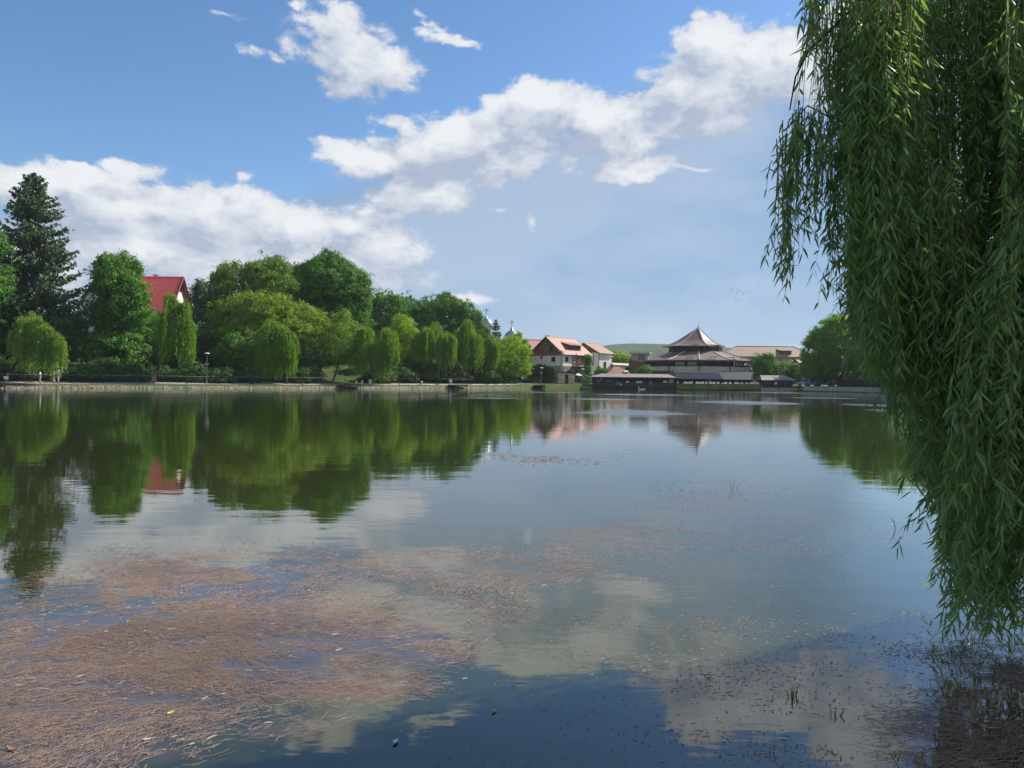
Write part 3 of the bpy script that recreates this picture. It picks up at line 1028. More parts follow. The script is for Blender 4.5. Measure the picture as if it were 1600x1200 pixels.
def weeping_willow(label, D_off, bundles, trunk, seed, mat='lf_willow', n_per_m2=1.7, D=None, leaf=.42, group='weeping willows along the far bank', trunk_low=None):
    """bundles in pixels: (x, top y, half width, bottom y): each a dome that lets its twigs hang"""
    r = np.random.default_rng(seed + 500)
    rr = random.Random(seed)
    D = D if D else S(trunk[0]) + D_off
    bx = X(trunk[0], D)
    base = Vector((bx, D, gh(bx, D)))
    t = thing('weeping_willow', label, 'willow', base, 0, group)
    s = D / FPX
    Qs, tops = [], []
    full = []
    for (px, ty, hw, by) in bundles:
        full.append((px, ty, hw * .82, by, True))
        for _ in range(5):
            full.append((px + rr.uniform(-.62, .62) * hw, ty + rr.uniform(.02, .34) * (by - ty), hw * rr.uniform(.30, .52), by - rr.uniform(-.02, .34) * (by - ty), False))
    for (px, ty, hw, by, main) in full:
        rad = hw * s
        dy = rr.uniform(-.4, .4) * rad
        top = W(px, ty, D + dy)
        zb = Z(px, by, D)
        H = top.z - zb
        n = int(max(30, rad * rad * 3.1 * n_per_m2 * 5))
        ang = r.random(n) * 2 * math.pi
        q = np.sqrt(r.random(n))
        # twigs gather in tresses
        k = max(7, int(rad * 4))
        tc = r.random(k) * 2 * math.pi
        ti = r.integers(0, k, n)
        ang = np.where(r.random(n) < .85, tc[ti] + r.normal(0, .09, n), ang)
        tl, tr = r.random(k), 0.55 + 0.62 * r.random(k)
        q = q * tr[ti]
        dome = min(H * .38, rad * .75)
        c = np.array(top)
        ex, ey = np.cos(ang) * q * rad, np.sin(ang) * q * rad
        sx, sy = ex * .45, ey * .45
        sz = top.z - dome * (q * .55) ** 2 - (r.random(n) * .2 + .45 * r.random(k)[ti]) * dome
        drop = (0.62 + 0.38 * r.random(n)) * (0.66 + .34 * tl[ti])
        zl = top.z - dome * q - (H - dome * q) * drop
        zl = np.maximum(zl, zb)
        st = np.stack([c[0] + sx, c[1] + sy, sz], 1)
        en = np.stack([c[0] + ex, c[1] + ey, zl], 1)
        # wisps that arch over the top and stray from the sides
        nw = max(8, n // 7)
        wa, wq = r.random(nw) * 2 * math.pi, .35 + .75 * r.random(nw)
        ws = np.stack([c[0] + np.cos(wa) * rad * .15, c[1] + np.sin(wa) * rad * .15, top.z - dome * .15 + dome * .22 * r.random(nw)], 1)
        we = np.stack([c[0] + np.cos(wa) * wq * rad * 1.12, c[1] + np.sin(wa) * wq * rad * 1.12, top.z - dome * (.3 + wq) - r.random(nw) * H * .35], 1)
        we[:, 2] = np.maximum(we[:, 2], zb)
        Qs.append(strand_quads(ws, we, r, leaf * .85, .24, .24, .8, .12))
        Qs.append(strand_quads(st, en, r, leaf, .22, .24, .45, .10))
        # the domed top
        m = int(rad * rad * 16)
        d = unit(r.normal(0, 1, (m, 3))); d[:, 2] = np.abs(d[:, 2])
        cc = c + d * np.array([rad * .72, rad * .72, dome * .85]) * (0.50 + .42 * r.random(m) + .16 * np.sin(d @ r.normal(0, 4, 3) + 1) + .14 * np.sin(d @ r.normal(0, 7, 3)))[:, None] - np.array([0, 0, dome * .8])
        N = unit(d + r.normal(0, .5, (m, 3)))
        Qs.append(leaf_quads(cc, N, leaf * .8, r, .3, 1.2))
        if main: tops.append(top)
    Q = np.concatenate(Qs)
    Q = Q[Q[:, :, 2].min(1) > 0.25]
    quads_object('crown', local(Q, base), M[mat], t)
    hi = max(tops, key=lambda v: v.z) - base
    rad = max(.14, hi.z * .022)
    mb = MB()
    lean = trunk[1]
    fork = Vector((lean, 0, hi.z * .38))
    mb.tube([Vector((0, 0, -.2)), Vector((lean * .3, 0, hi.z * .15)), fork], [rad * 1.3, rad, rad * .85], 8)
    mb.build('trunk', M['bark_dark'], t, True)
    for tp in tops:
        e = tp - base
        lb = MB()
        lb.tube([fork * .95, fork.lerp(e, .55) + Vector((0, 0, hi.z * .05)), e - Vector((0, 0, .5))], [rad * .6, rad * .4, rad * .12], 6)
        lb.build('limb', M['bark_dark'], t, True)
    if trunk_low:
        wb = MB()
        wb.tube([Vector((0, 0, -.1)), Vector((lean * .12, 0, trunk_low))], [rad * 1.36, rad * 1.2], 10)
        wb.build('whitewash', M['whitewash'], t, True)
    return t


def conifer(name, label, px, top_y, base_off, hw_px, seed, low_frac=.12, two=False, group=None, D=None, mat='needle', dens=1.0):
    r = random.Random(seed)
    rn = np.random.default_rng(seed)
    D = D if D else S(px) + base_off
    bx = X(px, D)
    base = Vector((bx, D, gh(bx, D)))
    t = thing(name, label, 'conifer', base, 0, group)
    H = Z(px, top_y, D) - base.z
    RW = hw_px * D / FPX
    mb = MB()
    mb.tube([(0, 0, -.3), (0, 0, H * .5), (0, 0, H)], [H * .014, H * .008, .03], 8)
    mb.build('trunk', M['bark_dark'], t, True)
    if two:
        m2 = MB()
        m2.tube([(1.4, .5, -.3), (1.2, .5, H * .45), (.5, .3, H * .78)], [H * .011, H * .007, .03], 8)
        m2.build('trunk', M['bark_dark'], t, True)
    br = MB()
    P, Nn = [], []
    lev = int(H / .42 * dens)
    for i in range(lev):
        f = low_frac + (1 - low_frac) * i / (lev - 1)
        z = H * f
        u = max(0.0, (1 - f) / (1 - low_frac))
        Lmax = RW * min(1, (u * 1.25) ** .62) + .15
        nb = 6 if f < .9 else 4
        a0 = r.random() * 6.28
        for k in range(nb):
            a = a0 + 6.28 * k / nb + r.uniform(-.35, .35)
            L = Lmax * r.uniform(.55, 1.04)
            if r.random() < .12: L *= 1.1
            dx, dy = math.cos(a), math.sin(a)
            droop = (.30 if f < .75 else .05) * L * r.uniform(.6, 1.2)
            rise = (.16 * L) if f < .85 else .35 * L
            pts = []
            for s_ in (0, .3, .6, .85, 1.0):
                zz = z - droop * math.sin(s_ * 2.2) + (rise * max(0, s_ - .55) / .45)
                pts.append(Vector((dx * L * s_, dy * L * s_, zz)))
            br.tube(pts, [.05 + L * .008, .04, .03, .02, .01], 4, False)
            ns = int(6 + L * 5.0)
            for q in range(ns):
                s_ = .12 + .88 * (q + r.random()) / ns
                ii = min(3, int(s_ * 4)); 
                x0 = [0, .3, .6, .85, 1.0]
                for jj in range(4):
                    if x0[jj] <= s_ <= x0[jj + 1] + 1e-6: ii = jj
                pp = pts[ii].lerp(pts[ii + 1], (s_ - x0[ii]) / (x0[ii + 1] - x0[ii]))
                side = r.uniform(-1, 1) * (.08 + .22 * L * (1 - s_ * .6))
                P.append((pp.x - dy * side, pp.y + dx * side, pp.z - r.random() * .12 - abs(side) * .25))
                Nn.append((dx, dy))
    tag(br.build('branches', M['bark_dark'], t), kind='stuff')
    P = np.array(P); Nn = np.array(Nn)
    n = len(P)
    rep = 4
    P = np.repeat(P, rep, 0) + rn.normal(0, .11, (n * rep, 3)); Nn = np.repeat(Nn, rep, 0); n *= rep
    out = np.stack([Nn[:, 0], Nn[:, 1], np.zeros(n)], 1)
    u = unit(out * .7 + rn.normal(0, .55, (n, 3)) + np.array([0, 0, -.85]))
    v = unit(np.cross(u, rn.normal(0, 1, (n, 3))))
    L = (.26 + .34 * rn.random(n))[:, None]
    w = L * .26
    Q = np.stack([P - u * L * .3, P + v * w, P + u * L * .8, P - v * w], 1)
    quads_object('foliage', Q, M[mat], t)
    return t


# --- left bank
conifer('spruce_tree', 'tall dark spruce with drooping branches towering over the left bank', 50, 272, 18, 90, 3, .12, True, dens=.95)
tree('lime_tree', 'sunlit bright green tree cut off by the left edge beside the spruce', 14, [(-36, 396, 40, 50), (-44, 450, 46, 60), (-50, 520, 50, 50)], 'lf_mid', seed=1, leaf=.37)
weeping_willow('pale weeping willow standing in front of the tall spruce', 4.5, [(50, 492, 33, 588), (88, 520, 22, 585), (32, 512, 22, 570), (70, 505, 24, 596)], (12, 1.6), 1, 'lf_willow_pale', trunk_low=1.1)
tree('hornbeam_tree', 'dense upright green tree in front of the red roofed house', 15, [(186, 440, 32, 44), (184, 480, 36, 46), (195, 515, 46, 48), (180, 555, 50, 36), (205, 470, 26, 40), (172, 432, 24, 30)], 'lf_mid', seed=2, leaf=.40, rag=.24)
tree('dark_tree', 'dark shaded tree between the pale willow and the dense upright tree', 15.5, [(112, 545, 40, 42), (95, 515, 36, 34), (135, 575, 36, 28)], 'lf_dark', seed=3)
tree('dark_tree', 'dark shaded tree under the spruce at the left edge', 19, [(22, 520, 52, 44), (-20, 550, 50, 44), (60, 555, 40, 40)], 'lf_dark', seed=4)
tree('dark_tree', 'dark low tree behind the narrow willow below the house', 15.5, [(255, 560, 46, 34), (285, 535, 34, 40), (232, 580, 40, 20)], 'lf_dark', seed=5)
weeping_willow('narrow weeping willow in front of the red roof', 5.5, [(266, 458, 26, 566), (289, 470, 20, 584), (252, 486, 18, 568), (275, 500, 26, 572), (292, 500, 17, 578)], (243, 1.2), 2)
tree('walnut_tree', 'thin grey green tree right of the red roofed house', 22, [(318, 462, 17, 22), (322, 500, 24, 34), (318, 545, 32, 40), (330, 478, 14, 18)], 'lf_grey', seed=6, dens=.75, rag=.24)
tree('walnut_tree', 'large olive green tree left of the great dark round tree', 24, [(378, 446, 46, 38), (420, 442, 36, 38), (345, 462, 24, 26), (400, 490, 60, 40), (360, 500, 44, 40)], 'lf_walnut', seed=7, rag=.2, leaf=.37)
tree('ash_tree', 'distant tree whose top shows between the olive and the round tree', 42, [(428, 430, 28, 28), (448, 446, 24, 30), (432, 470, 40, 40)], 'lf_grey', seed=8)
tree('maple_tree', 'yellow green tree spreading below the olive tree', 15, [(405, 486, 50, 30), (360, 495, 32, 26), (440, 515, 40, 28), (400, 535, 56, 34), (350, 540, 34, 40)], 'lf_yellow', seed=9, rag=.22, dens=.85)
tree('elm_tree', 'light yellow green tree in front of the great dark round tree', 14, [(480, 508, 34, 30), (462, 494, 26, 20), (500, 528, 26, 26), (472, 545, 40, 32)], 'lf_yellow', seed=10, rag=.22, dens=.85)
tree('oak_tree', 'great dark round tree rising above the left bank', 26, [(515, 452, 56, 50), (545, 470, 34, 46), (482, 470, 34, 46), (520, 500, 60, 50), (510, 545, 50, 40)], 'lf_oak', dens=1.7, seed=11, leaf=.37, rag=.2)
tree('hazel_bush', 'bright green bush beside the lamp post on the left bank', 9, [(368, 545, 26, 20), (352, 556, 18, 16), (385, 556, 20, 16)], 'lf_mid', seed=12, limbs=False, rag=.25)
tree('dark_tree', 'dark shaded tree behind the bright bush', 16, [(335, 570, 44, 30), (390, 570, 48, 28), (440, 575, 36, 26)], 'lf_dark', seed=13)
weeping_willow('broad weeping willow with two long tresses in front of the great round tree', 4, [(424, 500, 32, 590), (452, 526, 20, 600), (440, 508, 28, 572), (402, 535, 22, 578), (425, 540, 34, 595)], (447, -.6), 3)
tree('elder_bush', 'thin speckled bush standing right of the two tressed willow', 8, [(492, 570, 16, 22), (485, 590, 18, 12), (500, 553, 10, 10)], 'lf_grey', seed=14, limbs=False, dens=.5, rag=.3)
tree('birch_tree', 'slender pale tree with a leaning double trunk over dry grass', 9, [(537, 508, 18, 20), (545, 530, 22, 28), (530, 540, 22, 26), (552, 550, 18, 18), (526, 562, 14, 10)], 'lf_willow_pale', trunk=(520, .9), seed=15, leaf=.26, rag=.25, dens=.8)
weeping_willow('weeping willow beside the jetty, right of the slender pale tree', 5, [(572, 510, 22, 594), (604, 512, 24, 578), (598, 530, 24, 604), (612, 545, 16, 580), (565, 540, 24, 590)], (578, .3), 4, trunk_low=.8)
tree('oak_tree', 'dark round tree just right of the great round tree', 46, [(598, 492, 34, 32), (585, 520, 34, 34), (615, 525, 30, 34)], 'lf_oak', seed=16, leaf=.40)
tree('oak_tree', 'dark tree in the middle of the back row behind the willows', 52, [(638, 496, 30, 30), (655, 520, 34, 34), (622, 520, 28, 30)], 'lf_oak', seed=17, leaf=.40)
tree('oak_tree', 'wide dome shaped dark tree at the right end of the back row', 46, [(695, 492, 44, 30), (665, 505, 34, 34), (725, 510, 30, 30), (690, 530, 60, 34)], 'lf_oak', seed=18, leaf=.40, rag=.22)
conifer('fir_tree', 'small pointed fir poking above the back row of round trees', 640, 463, 62, 9, 5, .2, dens=.6)
conifer('fir_tree', 'small dark fir beside the church domes', 774, 501, 60, 13, 6, .1, dens=.6)
tree('robinia_tree', 'small lime green tree between two willows', 14, [(632, 512, 16, 18), (622, 526, 18, 18), (640, 530, 18, 16), (628, 552, 24, 24)], 'lf_lime', seed=19, leaf=.28)
tree('dark_tree', 'dark undergrowth tree in the gap between the jetty willows', 15, [(632, 570, 26, 20), (655, 575, 26, 16), (610, 575, 24, 16)], 'lf_dark', seed=20)
weeping_willow('wide weeping willow in the middle of the bank with three tresses', 6, [(680, 504, 26, 578), (655, 522, 20, 580), (700, 520, 20, 576), (668, 512, 24, 582), (695, 535, 18, 588)], (704, -.7), 5, trunk_low=.9)
weeping_willow('dark sided weeping willow below the church domes', 6.5, [(730, 500, 22, 575), (722, 525, 24, 582), (744, 525, 18, 586), (733, 515, 24, 590)], (741, -.3), 6)
weeping_willow('smaller weeping willow at the right end of the willow row', 7, [(768, 524, 20, 584), (756, 530, 18, 588), (775, 535, 14, 578)], (765, .2), 7)
tree('maple_tree', 'bright yellow green tree beside the white house', 10, [(797, 550, 26, 24), (785, 565, 24, 20), (810, 568, 18, 20), (796, 578, 30, 10)], 'lf_lime', seed=21, leaf=.3, rag=.2)
weeping_willow('rounded weeping willow behind the bright yellow green tree', 15, [(810, 518, 16, 590), (822, 530, 10, 585), (800, 528, 14, 580)], (812, 0), 8)
for i, (px, py, rx, ry, lab) in enumerate([(842, 585, 14, 14, 'dark green shrub at the left corner of the white house'), (860, 588, 12, 12, 'dark green shrub beside the beige kiosk'), (833, 592, 12, 8, 'low dark shrub beside the yellow green tree')]):
    tree('shrub', lab, 14, [(px, py, rx, ry), (px + 4, py - 5, rx * .5, ry * .6)], 'lf_dark', seed=30 + i, limbs=False, leaf=.25, clump=.6, group='dark shrubs in front of the white house', cat='shrub')
tree('poplar_tree', 'slim young tree standing at the corner of the white house', 12, [(919, 562, 5, 10), (918, 580, 7, 12), (922, 592, 7, 8)], 'lf_mid', seed=33, dens=.7, leaf=.28, clump=.5, rag=.3)
tree('shrub', 'grey green bush right of the beige kiosk', 10, [(908, 592, 12, 10), (915, 597, 10, 6)], 'lf_grey', seed=34, limbs=False, leaf=.25, clump=.6, cat='shrub', group='bushes around the far buildings')
tree('lime_tree', 'bright green tree behind the houses below the hill', 70, [(965, 562, 16, 12), (980, 566, 14, 10), (950, 568, 10, 8)], 'lf_lime', seed=35, leaf=.45)
tree('shrub', 'round green bush in front of the pagoda roofed restaurant', 12, [(1008, 579, 10, 8), (1000, 582, 8, 6)], 'lf_mid', seed=36, limbs=False, leaf=.25, clump=.6, cat='shrub', group='bushes around the far buildings')
tree('shrub', 'small green bush against the second white house', 22, [(938, 581, 9, 6), (946, 580, 6, 5)], 'lf_mid', seed=37, limbs=False, leaf=.25, clump=.6, cat='shrub', group='bushes around the far buildings')

# --- shaded undergrowth along the foot of the left slope
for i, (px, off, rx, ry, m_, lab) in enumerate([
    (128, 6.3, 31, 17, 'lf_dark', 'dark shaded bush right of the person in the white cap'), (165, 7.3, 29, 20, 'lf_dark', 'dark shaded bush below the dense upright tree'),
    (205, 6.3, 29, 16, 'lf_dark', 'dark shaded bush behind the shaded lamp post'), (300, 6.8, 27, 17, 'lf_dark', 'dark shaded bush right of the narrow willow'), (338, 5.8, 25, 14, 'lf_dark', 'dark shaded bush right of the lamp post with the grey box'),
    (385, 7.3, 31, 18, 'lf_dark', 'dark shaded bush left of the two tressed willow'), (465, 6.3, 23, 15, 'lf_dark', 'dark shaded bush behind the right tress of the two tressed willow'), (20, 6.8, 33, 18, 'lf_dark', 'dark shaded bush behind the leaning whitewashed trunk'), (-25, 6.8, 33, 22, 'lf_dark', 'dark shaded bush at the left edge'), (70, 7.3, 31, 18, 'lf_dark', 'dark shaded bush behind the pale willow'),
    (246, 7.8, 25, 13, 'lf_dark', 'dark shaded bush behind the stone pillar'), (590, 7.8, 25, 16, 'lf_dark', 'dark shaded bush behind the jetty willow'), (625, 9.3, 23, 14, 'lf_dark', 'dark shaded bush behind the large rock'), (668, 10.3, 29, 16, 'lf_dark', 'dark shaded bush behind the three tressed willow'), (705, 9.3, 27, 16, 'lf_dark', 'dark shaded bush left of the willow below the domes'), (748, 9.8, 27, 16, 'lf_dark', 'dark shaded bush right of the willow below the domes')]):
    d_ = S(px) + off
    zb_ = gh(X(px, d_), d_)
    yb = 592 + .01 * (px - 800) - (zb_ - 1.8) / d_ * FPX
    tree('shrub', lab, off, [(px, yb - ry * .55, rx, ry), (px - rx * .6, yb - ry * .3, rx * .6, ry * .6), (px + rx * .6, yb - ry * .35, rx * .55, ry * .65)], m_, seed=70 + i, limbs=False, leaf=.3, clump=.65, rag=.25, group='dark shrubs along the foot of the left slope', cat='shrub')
# --- right bank
tree('hazel_bush', 'grey green tree top hiding the foot of the nearer church dome', 44, [(754, 522, 14, 16), (744, 530, 14, 16), (762, 535, 14, 14)], 'lf_grey', seed=44)
tree('dark_tree', 'round dark tree between the pagoda roof and the long tan roof', 14, [(1195, 568, 18, 16), (1188, 580, 14, 14), (1206, 582, 12, 12)], 'lf_oak', seed=40, group='trees on the right bank')
tree('maple_tree', 'pale olive tree below the long tan roof', 12, [(1232, 578, 17, 13), (1224, 590, 14, 12), (1240, 590, 14, 12)], 'lf_walnut', seed=41, group='trees on the right bank')
tree('linden_tree', 'big spreading green tree on the right bank beside the blue car', 12, [(1305, 530, 38, 32), (1285, 550, 32, 30), (1330, 545, 42, 38), (1275, 572, 26, 20), (1340, 578, 44, 20), (1310, 575, 50, 24), (1355, 520, 36, 30)], 'lf_linden', trunk=(1318, .2), seed=42, dens=1.0, fill=.25, leaf=.40, rag=.2, group='trees on the right bank')
tree('linden_tree', 'lit green tree half hidden by the hanging willow on the right bank', 9, [(1372, 540, 34, 44), (1390, 575, 36, 26), (1360, 500, 28, 26), (1400, 500, 40, 40)], 'lf_linden', trunk=(1365, .1), seed=43, dens=.9, fill=.25, leaf=.37, rag=.2, group='trees on the right bank')
weeping_willow('far weeping willow behind the hanging near willow on the right bank', 5, [(1450, 470, 50, 600), (1490, 480, 50, 600)], (1462, 0), 12, group=None)

# ------------------------------------------------------------------ buildings
ZV = Vector((0, 0, 1))


def obox(mb, c, u, n, w, h, d0, d1):
    """box centred on c (on a wall): w along u, h up, from d0 to d1 along n"""
    c, u, n = Vector(c), Vector(u), Vector(n)
    p = []
    for d in (d0, d1):
        for a, b in ((-w / 2, -h / 2), (w / 2, -h / 2), (w / 2, h / 2), (-w / 2, h / 2)):
            p.append(c + u * a + ZV * b + n * d)
    mb.add(p, [(3, 2, 1, 0), (4, 5, 6, 7), (0, 1, 5, 4), (1, 2, 6, 5), (2, 3, 7, 6), (3, 0, 4, 7)])


def window(parent, c, n, w, h, frame='wood_dark', glass='glass', mull=1):
    n = Vector(n).normalized()
    u = ZV.cross(n)
    c = Vector(c)
    fb, pb = MB(), MB()
    b = .09
    obox(fb, c + ZV * (h / 2 - b / 2), u, n, w, b, -.02, .07)
    obox(fb, c - ZV * (h / 2 - b / 2), u, n, w + .12, b, -.02, .10)
    for s in (-1, 1): obox(fb, c + u * s * (w / 2 - b / 2), u, n, b, h - 2 * b, -.02, .065)
    for k in range(mull): obox(fb, c + u * ((k + 1) / (mull + 1) - .5) * w, u, n, .05, h - 2 * b, -.02, .05)
    f = fb.build('window', M[frame], parent)
    obox(pb, c, u, n, w - 2 * b, h - 2 * b, .0, .02)
    pb.build('pane', M[glass], f)
    return f


def door(parent, c, n, w, h, mat='wood_dark'):
    n = Vector(n).normalized()
    u = ZV.cross(n)
    d = MB()
    obox(d, c, u, n, w, h, -.02, .06)
    o = d.build('door', M[mat], parent)
    hb = MB()
    obox(hb, Vector(c) + u * (w * .36), u, n, .05, .14, .06, .11)
    hb.build('handle', M['metal_grey'], o)


def gable_house(t, L, Wd, z0, ze, zr, wall, roof, gable=None, oh=.5, rooft=.16, cx=0, cy=0, trim='trim_dark', base=None, zb=None):
    """ridge along local x"""
    wb = MB()
    zlow = zb if zb is not None else z0
    wb.box(cx - L / 2, cx + L / 2, cy - Wd / 2, cy + Wd / 2, zlow, ze)
    wb.build('wall', M[wall], t)
    if base:
        bb = MB()
        bb.box(cx - L / 2 - .06, cx + L / 2 + .06, cy - Wd / 2 - .06, cy + Wd / 2 + .06, z0, zb)
        bb.build('basement', M[base], t)
    gb = MB()
    for s in (-1, 1):
        x0, x1 = (cx - L / 2 - .05, cx - L / 2 + .15) if s < 0 else (cx + L / 2 - .15, cx + L / 2 + .05)
        pts = [(cy - Wd / 2 - .04, ze - .05), (cy + Wd / 2 + .04, ze - .05), (cy, zr)]
        gb.add([(x0, y, z) for y, z in pts] + [(x1, y, z) for y, z in pts], [(0, 2, 1), (3, 4, 5), (0, 1, 4, 3), (1, 2, 5, 4), (2, 0, 3, 5)])
    gb.build('gable', M[gable or wall], t)
    rb = MB()
    k = (zr - ze) / (Wd / 2)
    zo = ze - k * oh
    a, b = cx - L / 2 - oh, cx + L / 2 + oh
    up = .14
    rb.slab([(a, cy - Wd / 2 - oh, zo + up), (b, cy - Wd / 2 - oh, zo + up), (b, cy, zr + up), (a, cy, zr + up)], rooft)
    rb.slab([(b, cy + Wd / 2 + oh, zo + up), (a, cy + Wd / 2 + oh, zo + up), (a, cy, zr + up), (b, cy, zr + up)], rooft)
    r = rb.build('roof', M[roof], t)
    tb = MB()
    for x in (a - .03, b + .03):
        for s in (-1, 1):
            tb.tube([(x, cy + s * (Wd / 2 + oh), zo + up - .08), (x, cy, zr + up - .08)], .11, 4)
    tb.build('barge_board', M[trim], t)
    cb = MB()
    cb.tube([(a, cy, zr + up + .03), (b, cy, zr + up + .03)], .10, 6)
    cb.build('ridge_cap', M[roof], r)
    gt = MB()
    for s in (-1, 1): gt.tube([(a, cy + s * (Wd / 2 + oh + .05), zo + up - .06), (b, cy + s * (Wd / 2 + oh + .05), zo + up - .06)], .07, 6)
    gt.build('gutter', M['trim_pale'], r)
    return r


def chimney(parent, x, y, z0, z1, w=.6, mat='stone'):
    mb = MB()
    mb.box(x - w / 2, x + w / 2, y - w / 2, y + w / 2, z0, z1)
    mb.box(x - w / 2 - .08, x + w / 2 + .08, y - w / 2 - .08, y + w / 2 + .08, z1, z1 + .12)
    mb.build('chimney', M[mat], parent)


# --- red roofed house on the slope (left)
def red_house():
    D = 143.0
    s = D / FPX
    cx = X(190, D)
    z0 = gh(cx, D) - .5
    t = thing('red_roofed_house', 'white house with steep red roofs half hidden by trees on the left slope', 'house', (cx, D, z0))
    # main block: gable to the lake
    ze, zr = Z(128, 476, D) - z0, Z(183, 410, D) - z0
    hw = 42 * s
    wb = MB(); wb.box(-hw + .6, hw - .6, -5, 1.3, 0, ze); wb.build('wall', M['white_wall'], t)
    gb = MB(); gb.prism([(-hw + .6, ze), (hw - .6, ze), (0, zr - .25)], -5.02, 1.3); gb.build('gable', M['white_wall'], t)
    rb = MB()
    for q in (-1, 1):
        pts = [(q * hw * 1.08, -5.2, ze - (zr - ze) * .08), (q * hw * 1.08, 1.5, ze - (zr - ze) * .08), (0, 1.5, zr), (0, -5.2, zr)]
        rb.slab(pts if q > 0 else pts[::-1], .18)
    r = rb.build('roof', M['roof_red'], t)
    tb = MB()
    for q in (-1, 1): tb.tube([(q * hw * 1.08, -5.22, ze - (zr - ze) * .08 - .1), (0, -5.22, zr - .1)], .10, 4)
    tb.build('barge_board', M['trim_dark'], t)
    window(t, (-hw * .45, -5.02, ze - 1.2), (0, -1, 0), 1.3, 1.5, 'white_paint')
    window(t, (hw * .3, -5.02, ze + 1.0), (0, -1, 0), 1.3, 1.5, 'white_paint')
    # right wing, ridge along x
    xr0, xr1 = X(205, D) - cx, X(285, D) - cx
    zr2 = Z(285, 432, D) - z0
    ze2 = Z(260, 488, D - 6) - z0
    wb = MB(); wb.box(xr0, xr1 - .7, -5.4, 5.4, 0, ze2); wb.build('wall', M['white_wall'], t)
    gb = MB()
    gx = [(xr1 - .9, y, z) for y, z in ((-5.4, ze2), (5.4, ze2), (0, zr2 - .2))] + [(xr1 - .66, y, z) for y, z in ((-5.4, ze2), (5.4, ze2), (0, zr2 - .2))]
    gb.add(gx, [(0, 2, 1), (3, 4, 5), (0, 1, 4, 3), (1, 2, 5, 4), (2, 0, 3, 5)])
    gb.build('gable', M['white_wall'], t)
    rb = MB()
    k = (zr2 - ze2) / 5.4
    for q in (-1, 1):
        pts = [(xr0, q * 6.1, ze2 - .7 * k), (xr1, q * 6.1, ze2 - .7 * k), (xr1, 0, zr2), (xr0, 0, zr2)]
        rb.slab(pts if q < 0 else pts[::-1], .18)
    r2 = rb.build('roof', M['roof_red'], t)
    tb = MB()
    for q in (-1, 1): tb.tube([(xr1 + .04, q * 6.1, ze2 - .7 * k - .12), (xr1 + .04, 0, zr2 - .12)], .2, 4)
    tb.build('barge_board', M['roof_dark_red'], t)
    window(t, (xr1 - .64, 0.3, zr2 - 2.1), (1, 0, 0), 1.2, 1.3, 'wood_dark')
    window(t, (xr1 - .68, -2, ze2 - 1.6), (1, 0, 0), 1.3, 1.5, 'white_paint')
    window(t, (xr1 - .68, 2, ze2 - 1.6), (1, 0, 0), 1.3, 1.5, 'white_paint')
    fb = MB(); fb.slab([(xr0 + 4.5, -7.6, ze2 - 2.2), (xr1 - 2.5, -7.6, ze2 - 2.2), (xr1 - 2.5, -5.4, ze2 - 1.3), (xr0 + 4.5, -5.4, ze2 - 1.3)], .15)
    fb.build('porch_roof', M['roof_rose'], t)
    chimney(r2, xr0 + 3.5, 2.0, zr2 - 2.5, zr2 + .4)


red_house()


